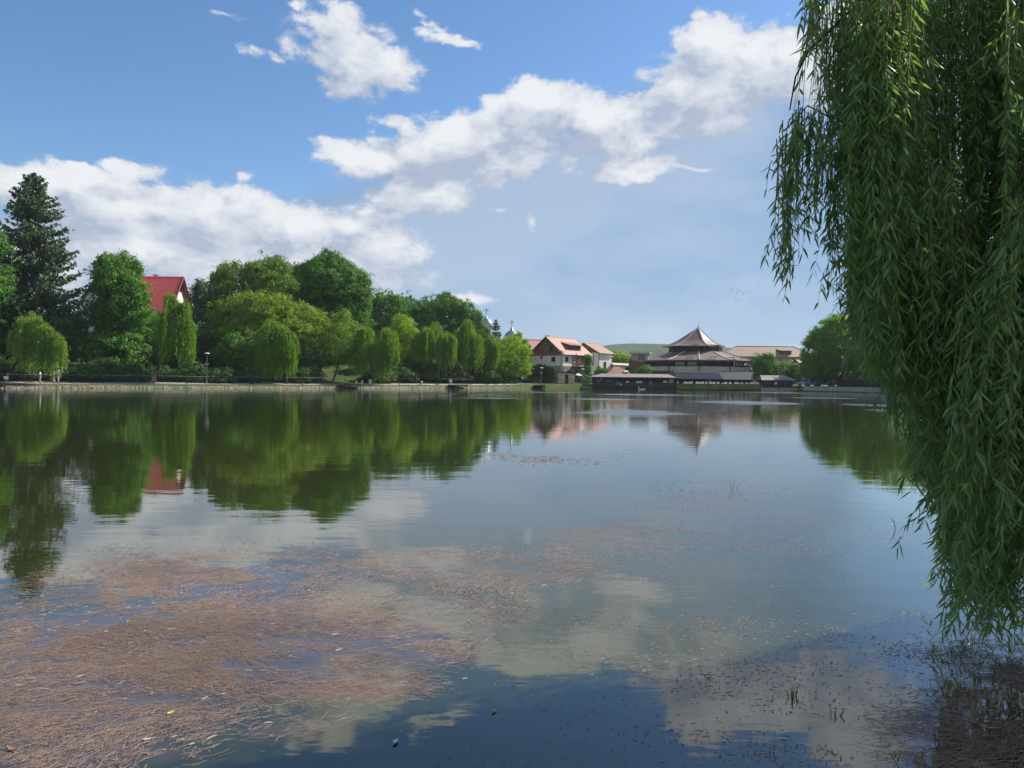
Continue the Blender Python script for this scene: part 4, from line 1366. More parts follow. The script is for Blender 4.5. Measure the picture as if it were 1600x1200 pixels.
# --- white house with brown gable (far shore)
def white_house():
    D = 172.0
    cx = X(875.5, D)
    g = gh(cx, D)
    z0 = g - .3
    t = thing('white_house', 'white two storey house with brown boarded gable and pink tiled roof', 'house', (cx, D, 0), R_(50))
    L, Wd, ze, zr = 10.0, 8.7, 7.55, 11.0
    r = gable_house(t, L, Wd, z0, ze, zr, 'white_wall', 'roof_rose', 'wood_brown', .55, base='stone', zb=4.75)
    # boarded strip below the gable
    nb, sb = (-1, 0, 0), (0, -1, 0)
    bd = MB(); obox(bd, (-L / 2, 0, 7.3), (0, 1, 0), (-1, 0, 0), Wd + .1, .6, -.05, .06)
    bd.build('board_band', M['wood_brown'], t)
    window(t, (-L / 2 - .02, -1.8, 6.2), nb, 1.0, 1.0)
    window(t, (-L / 2 - .02, 1.45, 6.6), nb, .5, .7, mull=0)
    window(t, (-L / 2 - .07, -1.2, 8.5), nb, .9, 1.1)
    window(t, (-L / 2 - .07, -.5, 10.05), nb, .5, .5, mull=0)
    pn = MB(); obox(pn, (-L / 2, 1.6, 8.1), (0, 1, 0), (-1, 0, 0), 1.5, 1.4, .04, .10); pn.build('shutter_panel', M['roof_dark_red'], t)
    window(t, (-3.7, -Wd / 2 - .02, 6.2), sb, .9, 1.0)
    # loggia with timber rail
    lg = MB(); lg.box(-1.7, 4.6, -Wd / 2 - .05, -Wd / 2 + .02, 4.95, 7.35); lg.build('loggia', M['wood_brown'], t)
    for x in (-1.0, 1.0): window(t, (x, -Wd / 2 - .05, 6.3), sb, .9, 1.5, 'white_paint')
    dk = MB(); dk.box(-1.8, 4.95, -Wd / 2 - 1.2, -Wd / 2 - .06, 4.7, 4.9); bal = dk.build('balcony', M['trim_pale'], t)
    rl = MB()
    rl.box(-1.8, 4.95, -Wd / 2 - 1.2, -Wd / 2 - 1.12, 5.75, 5.87)
    for k in range(22): rl.box(-1.75 + k * .31, -1.63 + k * .31, -Wd / 2 - 1.19, -Wd / 2 - 1.13, 4.9, 5.75)
    rl.build('railing', M['wood_rail'], bal)
    pb = MB()
    for x in (-1.75, 1.5, 4.85): pb.box(x - .08, x + .08, -Wd / 2 - 1.22, -Wd / 2 - 1.06, 4.9, 7.5)
    pb.build('posts', M['wood_rail'], bal)
    # basement openings
    for x in (-3, 0.3, 2.8): window(t, (x, -Wd / 2 - .08, 3.4), sb, 1.1, .8)
    # shed dormer on the long slope
    k = (zr - ze) / (Wd / 2)
    y1, y0 = -Wd / 2 + .6, -1.0
    x0, x1 = -1.6, 2.4
    zf = ze + k * .6 + .15
    dm = MB(); dm.box(x0, x1, y1, y1 + .1, zf - .1, zf + 1.25)
    for xx in (x0, x1 - .1): dm.add([(xx, y1, zf), (xx, y1, zf + 1.25), (xx, y0, zf + 1.95), (xx + .1, y1, zf), (xx + .1, y1, zf + 1.25), (xx + .1, y0, zf + 1.95)], [(0, 1, 2), (5, 4, 3), (0, 3, 4, 1), (1, 4, 5, 2), (2, 5, 3, 0)])
    d_ = dm.build('dormer', M['roof_dark_red'], r)
    dr = MB(); dr.slab([(x0 - .4, y1 - .35, zf + 1.2), (x1 + .4, y1 - .35, zf + 1.2), (x1 + .4, y0 + .5, zf + 2.15), (x0 - .4, y0 + .5, zf + 2.15)], .12)
    dr.build('dormer_roof', M['roof_rose'], r)
    window(t, ((x0 + x1) / 2, y1 - .01, zf + .75), sb, 3.0, .8, 'trim_dark', mull=2)
    chimney(r, -2.0, 2.2, zr - 2, zr + .5)
    # old dark red wing behind
    t2 = thing('red_roofed_annexe', 'dark red roofed wing behind the left end of the white house', 'house', (X(842, 184), 184, 0), R_(35))
    gable_house(t2, 8, 6, gh(X(842, 184), 184) - .3, 8.0, 11.0, 'white_wall', 'roof_dark_red', None, .5)
    window(t2, (-4.02, 0, 6.5), (-1, 0, 0), 1, 1.2)


white_house()


def second_house():
    D = 192.0
    sc = FPX / D
    cx = X(936, 187) - 1.45
    t = thing('pale_house', 'pale plain house with rose roof behind the boarded white house', 'house', (cx, D, 0), R_(50))
    L, Wd = 5.8, 8.4
    r = gable_house(t, L, Wd, gh(cx, D) - .3, 8.5, 10.75, 'white_wall', 'roof_rose', 'wood_brown', .5)
    window(t, (-.2, -Wd / 2 - .02, 5.5), (0, -1, 0), 1.0, 1.6, 'wood_brown')
    window(t, (-L / 2 - .02, -1.0, 6.6), (-1, 0, 0), 1.0, 1.2, 'white_paint')
    window(t, (-L / 2 - .02, 2.0, 6.6), (-1, 0, 0), 1.0, 1.2, 'white_paint')
    p = MB(); p.tube([(-L / 2 - .08, -Wd / 2 - .08, 1.5), (-L / 2 - .08, -Wd / 2 - .08, 8.3)], .07, 6); p.build('downpipe', M['trim_dark'], t)
    st = MB(); st.box(-L / 2 - .05, L / 2 + .05, -Wd / 2 - .05, -Wd / 2 + .01, 4.35, 4.5); st.build('string_course', M['trim_pale'], t)


second_house()


def kiosk():
    D = S(885) + 7
    cx = X(885, D)
    z0 = gh(cx, D)
    t = thing('kiosk', 'small beige kiosk with dark slanting roof on the grass by the water', 'kiosk', (cx, D, z0), R_(-6))
    wb = MB()
    w, d, h0, h1 = 3.3, 2.8, 2.45, 2.2
    wb.prism([(-w / 2, -.2), (w / 2, -.2), (w / 2, h1), (-w / 2, h0)], -d / 2, d / 2)
    wb.build('wall', M['beige_wall'], t)
    rb = MB(); rb.slab([(-w / 2 - .35, -d / 2 - .35, h0 + .14), (w / 2 + .5, -d / 2 - .35, h1 + .1), (w / 2 + .5, d / 2 + .3, h1 + .1), (-w / 2 - .35, d / 2 + .3, h0 + .14)], .14)
    rb.build('roof', M['trim_dark'], t)
    door(t, (.1, -d / 2, .95), (0, -1, 0), .65, 1.9)
    sg = MB(); obox(sg, (-1.1, -d / 2, 1.75), (1, 0, 0), (0, -1, 0), .5, .22, -.01, .04); sg.build('sign', M['metal_grey'], t)
    # white awning panel leaning beyond it
    ax, ad = X(902, D + 1), D + 1
    a = thing('parasol', 'white parasol standing right of the beige kiosk', 'parasol', (ax, ad, gh(ax, ad)))
    pm = MB(); pm.tube([(0, 0, -.1), (0, 0, 2.1)], .03, 6); pm.build('pole', M['metal_grey'], a)
    cm = MB(); cm.lathe([(1.0, 1.75), (.95, 1.80), (.5, 2.05), (.04, 2.2)], 8); cm.build('canopy', M['cloth_white'], a)


kiosk()


def orange_house():
    D = 176.0
    cx = X(966, D)
    z0 = gh(cx, D)
    t = thing('hip_roofed_house', 'low house with weathered orange hip roof behind the dark pavilion', 'house', (cx, D, z0))
    wb = MB(); wb.box(-2.9, 2.9, -2.6, 2.6, -.3, 2.0); wb.build('wall', M['grey_wall'], t)
    e, a = Z(966, 588, D - 3) - z0, Z(962, 573, D) - z0
    rb = MB()
    P = [(-3.4, -3.0, e), (3.4, -3.0, e), (3.4, 3.0, e), (-3.4, 3.0, e)]
    R0, R1 = (-1.0, 0, a), (.3, 0, a)
    rb.slab([P[0], P[1], R1, R0], .12); rb.slab([P[2], P[3], R0, R1], .12); rb.slab([P[1], P[2], R1], .12); rb.slab([P[3], P[0], R0], .12)
    r = rb.build('roof', M['roof_orange'], t)
    dm = MB(); dm.box(1.1, 1.9, -2.2, -1.2, e + .3, e + 1.05); dm.build('dormer', M['wood_dark'], r)
    ds = MB(); ds.slab([(1.0, -2.35, e + 1.0), (2.0, -2.35, e + 1.0), (2.0, -1.0, e + 1.35), (1.0, -1.0, e + 1.35)], .08); ds.build('dormer_roof', M['trim_pale'], r)
    # white lean-to with a low roof further back
    D2 = 190.0
    c2 = X(973, D2); g2 = gh(c2, D2)
    s = thing('white_shed', 'low white shed with pale roof between the pale house and the restaurant', 'shed', (c2, D2, g2))
    wb = MB(); wb.box(-2.2, 2.2, -2, 2, -.3, Z(973, 571, D2) - g2); wb.build('wall', M['white_wall'], s)
    zz = Z(973, 571, D2) - g2
    rb = MB(); rb.slab([(-2.6, -2.4, zz + .1), (2.6, -2.4, zz - .1), (2.6, 2.4, zz + .5), (-2.6, 2.4, zz + .7)], .14); rb.build('roof', M['trim_pale'], s)
    window(s, (0.8, -2.02, zz - .8), (0, -1, 0), .8, .7)


orange_house()


# --- pagoda roofed restaurant
def pagoda():
    D = 182.0
    cx = X(1090, D)
    z0 = gh(cx, D) - .3
    t = thing('pagoda_restaurant', 'large round restaurant with stacked brown pagoda roofs and a spire', 'restaurant', (cx, D, 0))
    A12 = R_(-90 - 12)
    ze, zt = 6.35, 8.6
    rb = MB(); rb.lathe([(13.3, ze - .05), (13.3, ze + .12), (9.8, ze + 1.0), (6.2, zt)], 12, a0=A12); lo = rb.build('lower_roof', M['roof_brown'], t)
    hb = MB()
    for k in range(12):
        a = A12 + k * math.pi / 6
        p = [(r * math.cos(a), r * math.sin(a), z + .05) for r, z in ((13.35, ze + .12), (9.8, ze + 1.0), (6.2, zt))]
        hb.tube(p, .13, 5)
    hb.build('hip_ridges', M['trim_pale'], lo)
    for k, (aa, rr, wd) in enumerate(((-112, 11.6, 1.6), (-88, 11.9, 1.8), (-66, 11.9, 1.5), (-50, 11.8, 1.4))):
        a = R_(aa); n = Vector((math.cos(a), math.sin(a), 0)); u = ZV.cross(n)
        vb = MB(); obox(vb, n * rr + ZV * (ze + .75), u, n, wd, .12, -.1, .25)
        vb.build('snow_guard', M['trim_dark'], lo)
    eb = MB(); eb.lathe([(13.2, ze - .06), (13.28, ze - .06), (13.28, ze - .30), (13.2, ze - .30)], 12, a0=A12); eb.build('fascia', M['trim_dark'], t)
    cb = MB(); cb.lathe([(6.1, zt - .5), (6.1, 10.1)], 12, -.6, 0, a0=A12); cb.build('clerestory', M['wood_dark'], t)
    # upper roof, six sided with a flared skirt
    A6 = R_(-76)
    skew = lambda v: (v[0] - 1.15 * min(1, max(0, (14.2 - v[2]) / 4.4)), v[1], v[2])
    ub = MB(); ub.lathe([(7.25, 9.72), (7.25, 9.85), (5.6, 10.35), (3.9, 11.25), (2.0, 12.75), (.12, 14.2)], 6, a0=A6); ub.v = [skew(v) for v in ub.v]; up = ub.build('upper_roof', M['roof_brown'], t)
    hb = MB()
    for k in range(6):
        a = A6 + k * math.pi / 3
        hb.tube([(r * math.cos(a), r * math.sin(a), z + .04) for r, z in ((7.3, 9.86), (5.6, 10.35), (3.9, 11.25), (2.0, 12.75), (.12, 14.2))], .10, 5)
    hb.v = [skew(v) for v in hb.v]
    hb.build('hip_ridges', M['trim_pale'], up)
    fb = MB(); fb.lathe([(.14, 14.1), (.22, 14.3), (.09, 14.5), (.05, 15.0), (.02, 15.6)], 8); fb.build('spire', M['trim_dark'], up)
    # glazed dining floor behind the eaves
    wb = MB(); wb.lathe([(11.4, 4.6), (11.4, ze + .15)], 12, a0=A12); wb.build('wall', M['wood_dark'], t)
    for k in range(12):
        a = A12 + (k + .5) * math.pi / 6
        n = Vector((math.cos(a), math.sin(a), 0))
        if n.y > .3: continue
        R = 11.4 * math.cos(math.pi / 12)
        u = ZV.cross(n)
        for q in (-1, 1): window(t, n * R + u * q * 1.35 + ZV * 5.6, n, 2.3, 1.0, 'wood_dark', 'glass_dark', 2)
    pb = MB()
    for k in range(24):
        a = A12 + k * math.pi / 12
        R = 12.6 * (1 if k % 2 == 0 else math.cos(math.pi / 12))
        pb.tube([(R * math.cos(a), R * math.sin(a), 4.4), (R * math.cos(a), R * math.sin(a), ze)], .10, 6)
    pb.build('posts', M['wood_dark'], t)
    rl = MB(); rl.lathe([(12.65, 5.15), (12.75, 5.15), (12.75, 5.27), (12.65, 5.27)], 12, a0=A12); rl.build('railing', M['wood_dark'], t)
    pp = MB(); pp.lathe([(12.2, 4.05), (12.9, 4.05), (13.0, 5.0), (12.6, 5.02)], 12, a0=A12); pp.build('parapet', M['parapet'], t)
    jp = MB()
    for k in range(12):
        a = A12 + k * math.pi / 6
        jp.tube([(13.0 * math.cos(a), 13.0 * math.sin(a), 3.9), (13.06 * math.cos(a), 13.06 * math.sin(a), 5.0)], .12, 5)
    jp.build('parapet_joints', M['trim_dark'], t)
    gb = MB(); gb.lathe([(10.8, z0), (10.8, 4.1)], 12, a0=A12); gb.build('ground_floor', M['grey_wall'], t)
    for k in range(12):
        a = A12 + (k + .5) * math.pi / 6
        n = Vector((math.cos(a), math.sin(a), 0))
        if n.y > .3: continue
        window(t, n * 10.8 * math.cos(math.pi / 12) + ZV * 2.9, n, 2.6, 1.4, 'metal_grey', 'glass_dark', 2)
    bb = MB()
    for k in range(12):
        a = A12 + k * math.pi / 6
        bb.tube([(12.0 * math.cos(a), 12.0 * math.sin(a), z0), (12.0 * math.cos(a), 12.0 * math.sin(a), 4.06)], .22, 8)
    bb.build('columns', M['grey_wall'], t)
    # annexe
    D2 = 184.0
    c2 = X(998, D2); g2 = gh(c2, D2)
    a = thing('flat_roofed_annexe', 'grey annexe with flat pale roof at the left of the pagoda restaurant', 'building', (c2, D2, 0), R_(-12))
    zt2, zr2 = Z(998, 553, D2), Z(998, 550, D2)
    wb = MB(); wb.box(-1.7, 2.2, -2.2, 2.6, g2 - .3, zt2); wb.build('wall', M['grey_wall'], a)
    rb = MB(); rb.box(-2.2, 2.7, -2.8, 3.0, zt2, zr2); rb.build('roof', M['trim_pale'], a)
    sb = MB(); sb.prism([(-2.2, g2 - .3), (1.0, g2 - .3), (1.0, Z(998, 566, D2)), (-2.2, Z(998, 563, D2))], -3.1, -2.24); sb.build('stair_wall', M['wood_rail'], a)
    window(a, (.7, -2.22, zt2 - .9), (0, -1, 0), 1.4, 1.1)


pagoda()


def tan_building():
    D = 242.0
    cx = X(1186, D)
    z0 = gh(cx, D) - .3
    t = thing('long_tan_building', 'long building with a wide tan hip roof behind the restaurant', 'building', (cx, D, 0))
    s = D / FPX
    hx = 72 * s
    ze, zr = Z(1186, 557, D - 7), Z(1186, 541.5, D)
    wb = MB(); wb.box(-hx + 1, hx - 1, -6.2, 6.2, z0, ze); wb.build('wall', M['beige_wall'], t)
    P = [(-hx, -7.2, ze), (hx, -7.2, ze), (hx, 7.2, ze), (-hx, 7.2, ze)]
    r0, r1 = (-hx + 7, 0, zr), (54 * s, 0, zr)
    rb = MB()
    rb.slab([P[0], P[1], r1, r0], .18); rb.slab([P[2], P[3], r0, r1], .18); rb.slab([P[1], P[2], r1], .18); rb.slab([P[3], P[0], r0], .18)
    r = rb.build('roof', M['roof_tan'], t)
    hb = MB(); hb.tube([r0, r1], .16, 5); hb.tube([P[1], r1], .13, 5); hb.tube([P[0], r0], .13, 5); hb.build('ridge_cap', M['trim_dark'], r)
    x0, x1 = 24 * s, 40 * s
    dm = MB(); dm.box(x0, x1, -5.6, -2.5, ze + .6, ze + 2.0); dm.build('dormer', M['wood_rail'], r)
    dr = MB(); dr.slab([(x0 - .3, -6.1, ze + 1.95), (x1 + .3, -6.1, ze + 1.95), (x1 + .3, -2, ze + 2.5), (x0 - .3, -2, ze + 2.5)], .12); dr.build('dormer_roof', M['roof_tan'], r)
    for k in range(15):
        window(t, (-hx + 2.4 + k * 1.85, -6.22, ze - .95), (0, -1, 0), 1.45, 1.0, 'trim_pale')
    bd = MB(); bd.box(-hx + .9, hx - .9, -6.32, -6.18, ze - 2.3, ze - 1.75); bd.build('string_course', M['trim_pale'], t)
    # small red roofed house by the big tree
    D2 = 215.0
    c2 = X(1258, D2); g2 = gh(c2, D2)
    h = thing('brick_house', 'brick red house with pale roof peeping out beside the big linden', 'house', (c2, D2, 0), R_(20))
    zt2 = Z(1258, 571, D2)
    gable_house(h, 6, 5, g2 - .3, zt2, zt2 + 1.4, 'roof_dark_red', 'roof_rose', None, .4)
    window(h, (-1, -2.52, zt2 - 1.2), (0, -1, 0), .9, 1.1, 'white_paint')
    D3 = 165.0
    c3 = X(1392, D3); g3 = gh(c3, D3)
    h = thing('tan_house', 'low tan walled house behind the dark fence on the right bank', 'house', (c3, D3, 0), R_(-8))
    gable_house(h, 9, 6, g3 - .3, 2.6, 3.9, 'roof_orange', 'roof_tan', None, .4)
    window(h, (-2, -3.02, 1.9), (0, -1, 0), .9, .9, 'white_paint'); window(h, (1, -3.02, 1.9), (0, -1, 0), .9, .9, 'white_paint')


tan_building()


# --- lakeside pavilions
def left_pavilion():
    D = S(985) + 1.7
    cx = X(988, D)
    t = thing('dark_pavilion', 'long dark timber pavilion with mauve roof at the water below the orange roof', 'pavilion', (cx, D, 0))
    hx = 63 * D / FPX
    zf = .55
    ze, zr = 2.45, 3.15
    fl = MB(); fl.box(-hx, hx, -2.4, 2.6, -.4, zf); fl.build('floor', M['wood_dark'], t)
    wl = MB(); wl.box(-hx + .3, hx - .3, 2.3, 2.45, zf, ze); wl.build('back_wall', M['wood_rail'], t)
    lw = MB(); lw.box(-hx + .2, -hx + 4.6, -2.3, -2.2, zf, ze); lw.build('front_wall', M['wood_pavilion'], t)
    for x in (-hx + 1.2, -hx + 3.3): window(t, (x, -2.31, 1.6), (0, -1, 0), 1.3, .8, 'wood_dark')
    rb = MB()
    P = [(-hx - .5, -3.0, ze), (hx + .3, -3.0, ze), (hx + .3, 3.0, ze), (-hx - .5, 3.0, ze)]
    r0, r1 = (-hx + 2, 0, zr), (hx - 1, 0, zr)
    rb.slab([P[0], P[1], r1, r0], .1); rb.slab([P[2], P[3], r0, r1], .1); rb.slab([P[1], P[2], r1], .1); rb.slab([P[3], P[0], r0], .1)
    rb.build('roof', M['roof_mauve'], t)
    fb = MB(); fb.box(-hx - .5, hx + .3, -3.06, -3.0, ze - .22, ze - .02); fb.build('fascia', M['trim_dark'], t)
    for k in range(9):
        x = -hx + .25 + k * (2 * hx - .5) / 8
        pb = MB(); pb.box(x - .07, x + .07, -2.36, -2.22, zf, ze); pb.build('post', M['wood_pavilion'], t)
    rl = MB(); rl.box(-hx + 4.6, hx - .2, -2.34, -2.26, zf, zf + .75); rl.build('parapet', M['wood_pavilion'], t)
    qb = MB()
    for k in range(14): qb.tube([(-hx + .4 + k * 1.22, -2.2, -1.0), (-hx + .4 + k * 1.22, -2.2, .0)], .09, 6)
    qb.build('piles', M['wood_dark'], t)
    specs = [(-hx + 5.0, 1.25, .9, .75, 'cloth_blue', 'blue cloth panel hanging at the left of the dark pavilion', 'blue_panel'),
             (hx - 4.9, 1.3, .55, .8, 'cloth_teal', 'teal panel hanging near the right end of the dark pavilion', 'teal_panel'),
             (-hx + 6.9, 1.5, .65, .30, 'white_paint', 'white notice on the dark pavilion right of the blue panel', 'notice_board'),
             (-hx + 9.2, 1.48, 1.2, .36, 'white_paint', 'wide white notice on the middle of the dark pavilion', 'notice_board'),
             (-hx + 5.6, .95, .35, .30, 'white_paint', 'small low white notice beside the blue panel', 'notice_board'),
             (-hx + 1.5, 2.0, .25, .25, 'white_paint', 'tiny white lamp box near the left corner of the dark pavilion', 'lamp_box'),
             (hx - 2.0, 1.6, .8, .35, 'white_paint', 'white notice at the right end of the dark pavilion', 'notice_board')]
    M['cloth_teal'] = plain('teal_cloth', (0.06, 0.25, 0.33), .2, 4)
    for (x, z, w, h, m, lab, nm) in specs:
        o = thing(nm, lab, 'panel', (cx + x, D - 2.42, z))
        b = MB(); b.box(-w / 2, w / 2, -.02, .02, -h / 2, h / 2); b.build('sheet', M[m], o)
        b = MB(); b.tube([(-w / 2 - .03, 0, h / 2 + .02), (w / 2 + .03, 0, h / 2 + .02)], .02, 5); b.build('rod', M['metal_dark'], o)


left_pavilion()


def make_chair():
    t = thing('white_chair', 'white plastic chair on the terrace behind the planted boards', 'chair', (0, 0, 0), 0, 'white chairs on the terrace')
    m = M['white_paint']
    s = MB(); s.box(-.22, .22, -.22, .22, .42, .46); s.build('seat', m, t)
    b = MB(); b.slab([(-.22, .22, .46), (.22, .22, .46), (.20, .30, .92), (-.20, .30, .92)], .03); b.build('backrest', m, t)
    for sx in (-1, 1):
        for sy in (-1, 1):
            l = MB(); l.tube([(sx * .24, sy * .24, 0), (sx * .19, sy * .19, .43)], .022, 5); l.build('leg', m, t)
    for sx in (-1, 1):
        a = MB(); a.tube([(sx * .23, -.2, .46), (sx * .24, -.2, .66), (sx * .22, .24, .68)], .018, 5); a.build('armrest', m, t)
    return t


def right_pavilions():
    D = S(1120) + 2.1
    zf = .75
    # terrace with planted board front
    cx = X(1120, D)
    t = thing('terrace', 'lakeside terrace fronted by green planted boards below the grey roof', 'terrace', (cx, D, 0))
    hx = 67 * D / FPX
    fl = MB(); fl.box(-hx, hx, -2.6, 5.0, .35, zf); fl.build('floor', M['wood_dark'], t)
    bd = MB(); bd.box(-hx - .02, hx + .02, -2.72, -2.61, .16, 1.3); bd.build('front_boards', M['hedge_board'], t)
    sl = MB(); sl.box(-hx, hx, -2.74, -2.58, .06, .155); sl.build('sill_beam', M['wood_dark'], t)
    sd = MB(); sd.box(hx + .03, hx + .10, -2.7, 4.0, .16, 1.3); sd.build('side_boards', M['hedge_board'], t)
    for k in range(11):
        x = -hx + .2 + k * (2 * hx - .4) / 10
        p = MB(); p.tube([(x, -2.3, -1.3), (x, -2.3, .36)], .10, 6); p.build('pile', M['wood_dark'], t)
    # navy roofed pavilion at the left
    n = thing('navy_pavilion', 'dark navy roofed pavilion between the mauve roof and the grey roof', 'pavilion', (X(1082, D + 1.5), D + 1.5, zf))
    hn = 29 * D / FPX
    rb = MB(); rb.slab([(-hn, -2.2, Z(1080, 592, D) - zf), (hn + 2, -2.2, Z(1080, 592, D) - zf), (hn + 2, 2.0, Z(1080, 581, D + 3) - zf), (-hn + .3, 2.0, Z(1080, 581, D + 3) - zf)], .1); rb.build('roof', M['roof_navy'], n)
    ed = MB(); ed.tube([(-hn + .3, 2.05, Z(1080, 581, D + 3) - zf + .02), (hn + 2, 2.05, Z(1080, 581, D + 3) - zf + .02)], .07, 5); ed.build('ridge_cap', M['trim_pale'], n)
    bw = MB(); bw.box(-hn + .3, hn, 1.8, 1.95, 0, 2.2); bw.build('back_wall', M['wood_dark'], n)
    for k in range(4):
        p = MB(); x = -hn + .3 + k * 2.3; p.box(x - .06, x + .06, -2.06, -1.94, 0, Z(1080, 592, D) - zf); p.build('post', M['wood_dark'], n)
    # grey gabled pavilion, turned towards the right
    g = thing('grey_pavilion', 'open pavilion with grey sheet gable roof over the planted terrace', 'pavilion', (X(1140, D + 2.5), D + 2.5, zf), R_(-25))
    L, Wd = 9.4, 6.6
    ze, zr = Z(1140, 593, D) - zf, Z(1140, 581, D + 2.5) - zf
    rb = MB()
    rb.slab([(-L / 2, -Wd / 2, ze), (L / 2, -Wd / 2, ze), (L / 2, 0, zr), (-L / 2, 0, zr)], .1)
    rb.slab([(L / 2, Wd / 2, ze), (-L / 2, Wd / 2, ze), (-L / 2, 0, zr), (L / 2, 0, zr)], .1)
    r = rb.build('roof', M['roof_grey'], g)
    gb = MB()
    gb.add([(L / 2 - .25, -Wd / 2 + .2, ze - .05), (L / 2 - .25, Wd / 2 - .2, ze - .05), (L / 2 - .25, 0, zr - .12), (L / 2 - .15, -Wd / 2 + .2, ze - .05), (L / 2 - .15, Wd / 2 - .2, ze - .05), (L / 2 - .15, 0, zr - .12)], [(0, 2, 1), (3, 4, 5), (0, 1, 4, 3), (1, 2, 5, 4), (2, 0, 3, 5)])
    gb.build('gable', M['roof_navy'], g)
    tb = MB(); tb.tube([(L / 2 + .02, -Wd / 2, ze), (L / 2 + .02, 0, zr), (L / 2 + .02, Wd / 2, ze)], .08, 5); tb.build('barge_board', M['trim_dark'], g)
    bw = MB(); bw.box(-L / 2 + .3, L / 2 - .3, Wd / 2 - .4, Wd / 2 - .28, 0, ze); bw.build('back_wall', M['wood_dark'], g)
    for sy in (-1, 1):
        for k in range(4):
            x = -L / 2 + .4 + k * (L - .8) / 3
            p = MB(); p.box(x - .06, x + .06, sy * (Wd / 2 - .25) - .06, sy * (Wd / 2 - .25) + .06, 0, ze); p.build('post', M['wood_dark'], g)
    # chairs and cloth covered tables in two rows
    c0 = make_chair()
    first = True
    rr = random.Random(4)
    for row, n_ in ((0, 15), (1, 13)):
        for k in range(n_):
            x = -hx + .8 + (k + rr.uniform(-.2, .2)) * (2 * hx - 1.6) / (n_ - 1)
            if rr.random() < .12: continue
            o = c0 if first else copy_tree(c0)
            first = False
            o.location = (cx + x, D - 1.75 + row * 1.5, zf)
            o.rotation_euler = (0, 0, rr.uniform(-.6, .6) + (math.pi if row else 0))
    k = 0
    tb0 = thing('cloth_covered_table', 'square table under a white cloth on the planted terrace', 'table', (0, 0, 0), 0, 'white tables on the terrace')
    b = MB(); b.lathe([(.02, .78), (.62, .78), (.64, .74), (.68, .28)], 4, a0=math.pi / 4); b.build('tablecloth', M['cloth_white'], tb0)
    b = MB(); b.tube([(0, 0, 0), (0, 0, .76)], .05, 6); b.build('pedestal', M['metal_dark'], tb0)
    for k in range(6):
        o = tb0 if k == 0 else copy_tree(tb0)
        o.location = (cx - hx + 2.2 + k * 2.6, D - 1.0, zf)
    D3 = S(985) + 1.7
    for k in range(6):
        o = copy_tree(tb0)
        o.location = (X(988, D3) - 1.8 + k * 1.9, D3 - .9 + (k % 2) * .9, .55)
        o['label'] = 'square table under a white cloth inside the dark pavilion'
        o['group'] = 'white tables in the dark pavilion'
    # right pavilion
    D2 = S(1209) + 1.6
    c2 = X(1210, D2)
    t = thing('purple_pavilion', 'small dark purple pavilion with shallow mauve roof right of the terrace', 'pavilion', (c2, D2, 0))
    hx2 = 23 * D2 / FPX
    M['wood_purple'] = plain('purple_boards', (0.045, 0.026, 0.045), .35, 2.5)
    fl = MB(); fl.box(-hx2 - .3, hx2 + .8, -2.2, 2.6, -.4, .62); fl.build('floor', M['concrete'], t)
    wl = MB(); wl.box(-hx2, hx2, -1.9, 2.2, .62, 2.15); wl.build('wall', M['wood_purple'], t)
    z1, z2 = Z(1210, 594, D2 - 2.4), Z(1210, 586.5, D2)
    rb = MB()
    P = [(-hx2 - .3, -2.4, z1), (hx2 + .4, -2.4, z1), (hx2 + .4, 2.6, z1), (-hx2 - .3, 2.6, z1)]
    r0, r1 = (-hx2 + .2, 0, z2), (hx2 - 1.3, 0, z2)
    rb.slab([P[0], P[1], r1, r0], .1); rb.slab([P[2], P[3], r0, r1], .1); rb.slab([P[1], P[2], r1], .1); rb.slab([P[3], P[0], r0], .1)
    r = rb.build('roof', M['roof_mauve'], t)
    hb = MB(); hb.tube([P[1], r1], .08, 5); hb.tube([P[0], r0], .08, 5); hb.tube([(.2, -2.4, z1 + .03), (-.6, 0, z2 + .03)], .06, 5); hb.build('hip_ridges', M['trim_pale'], r)
    for k in range(3): window(t, (-hx2 + .9 + k * 1.9, -1.92, 1.5), (0, -1, 0), 1.3, .7, 'wood_dark', 'glass_dark')
    e = thing('emblem_board', 'white splash shaped emblem on the wall of the small purple pavilion', 'sign', (c2 - .4, D2 - 2.0, 1.45))
    eb = MB()
    pts = []
    for k in range(14):
        a = 6.283 * k / 14
        rad = .32 if k % 2 else .20
        if math.sin(a) > .3: rad *= 1.35
        pts.append((rad * math.cos(a) * .9, rad * math.sin(a)))
    eb.prism([(x, z) for x, z in pts], -.03, .0)
    eb.build('board', M['white_paint'], e)
    bb = MB(); bb.box(-.05, .05, 0.0, .10, -.05, .05); bb.build('bracket', M['metal_dark'], e)
    # swan shaped pedal boat beside the quay
    lb = W(1003, 607, S(1003) - 1.9)
    sw = thing('swan_boat', 'small white swan necked boat at the quay below the dark pavilion', 'boat', (lb.x, lb.y, 0), R_(180))
    sw.scale = (.55, .55, .55)
    hb = MB()
    n_ = 10
    ring = []
    for i in range(9):
        f = i / 8
        w_ = .55 * math.sin(math.pi * (.08 + .84 * f)) ** .6
        ring.append([(f * 2.4 - 1.2, w_ * math.cos(a), -.12 + .45 * (math.sin(a) * .5 + .5) + .15 * abs(f - .5)) for a in [6.283 * k / n_ for k in range(n_)]])
    vs = [p for r_ in ring for p in r_]
    fs = [(i * n_ + k, i * n_ + (k + 1) % n_, (i + 1) * n_ + (k + 1) % n_, (i + 1) * n_ + k) for i in range(8) for k in range(n_)]
    fs += [tuple(range(n_))[::-1], tuple(8 * n_ + k for k in range(n_))]
    mesh_object('hull', vs, fs, M['white_paint'], sw, True)
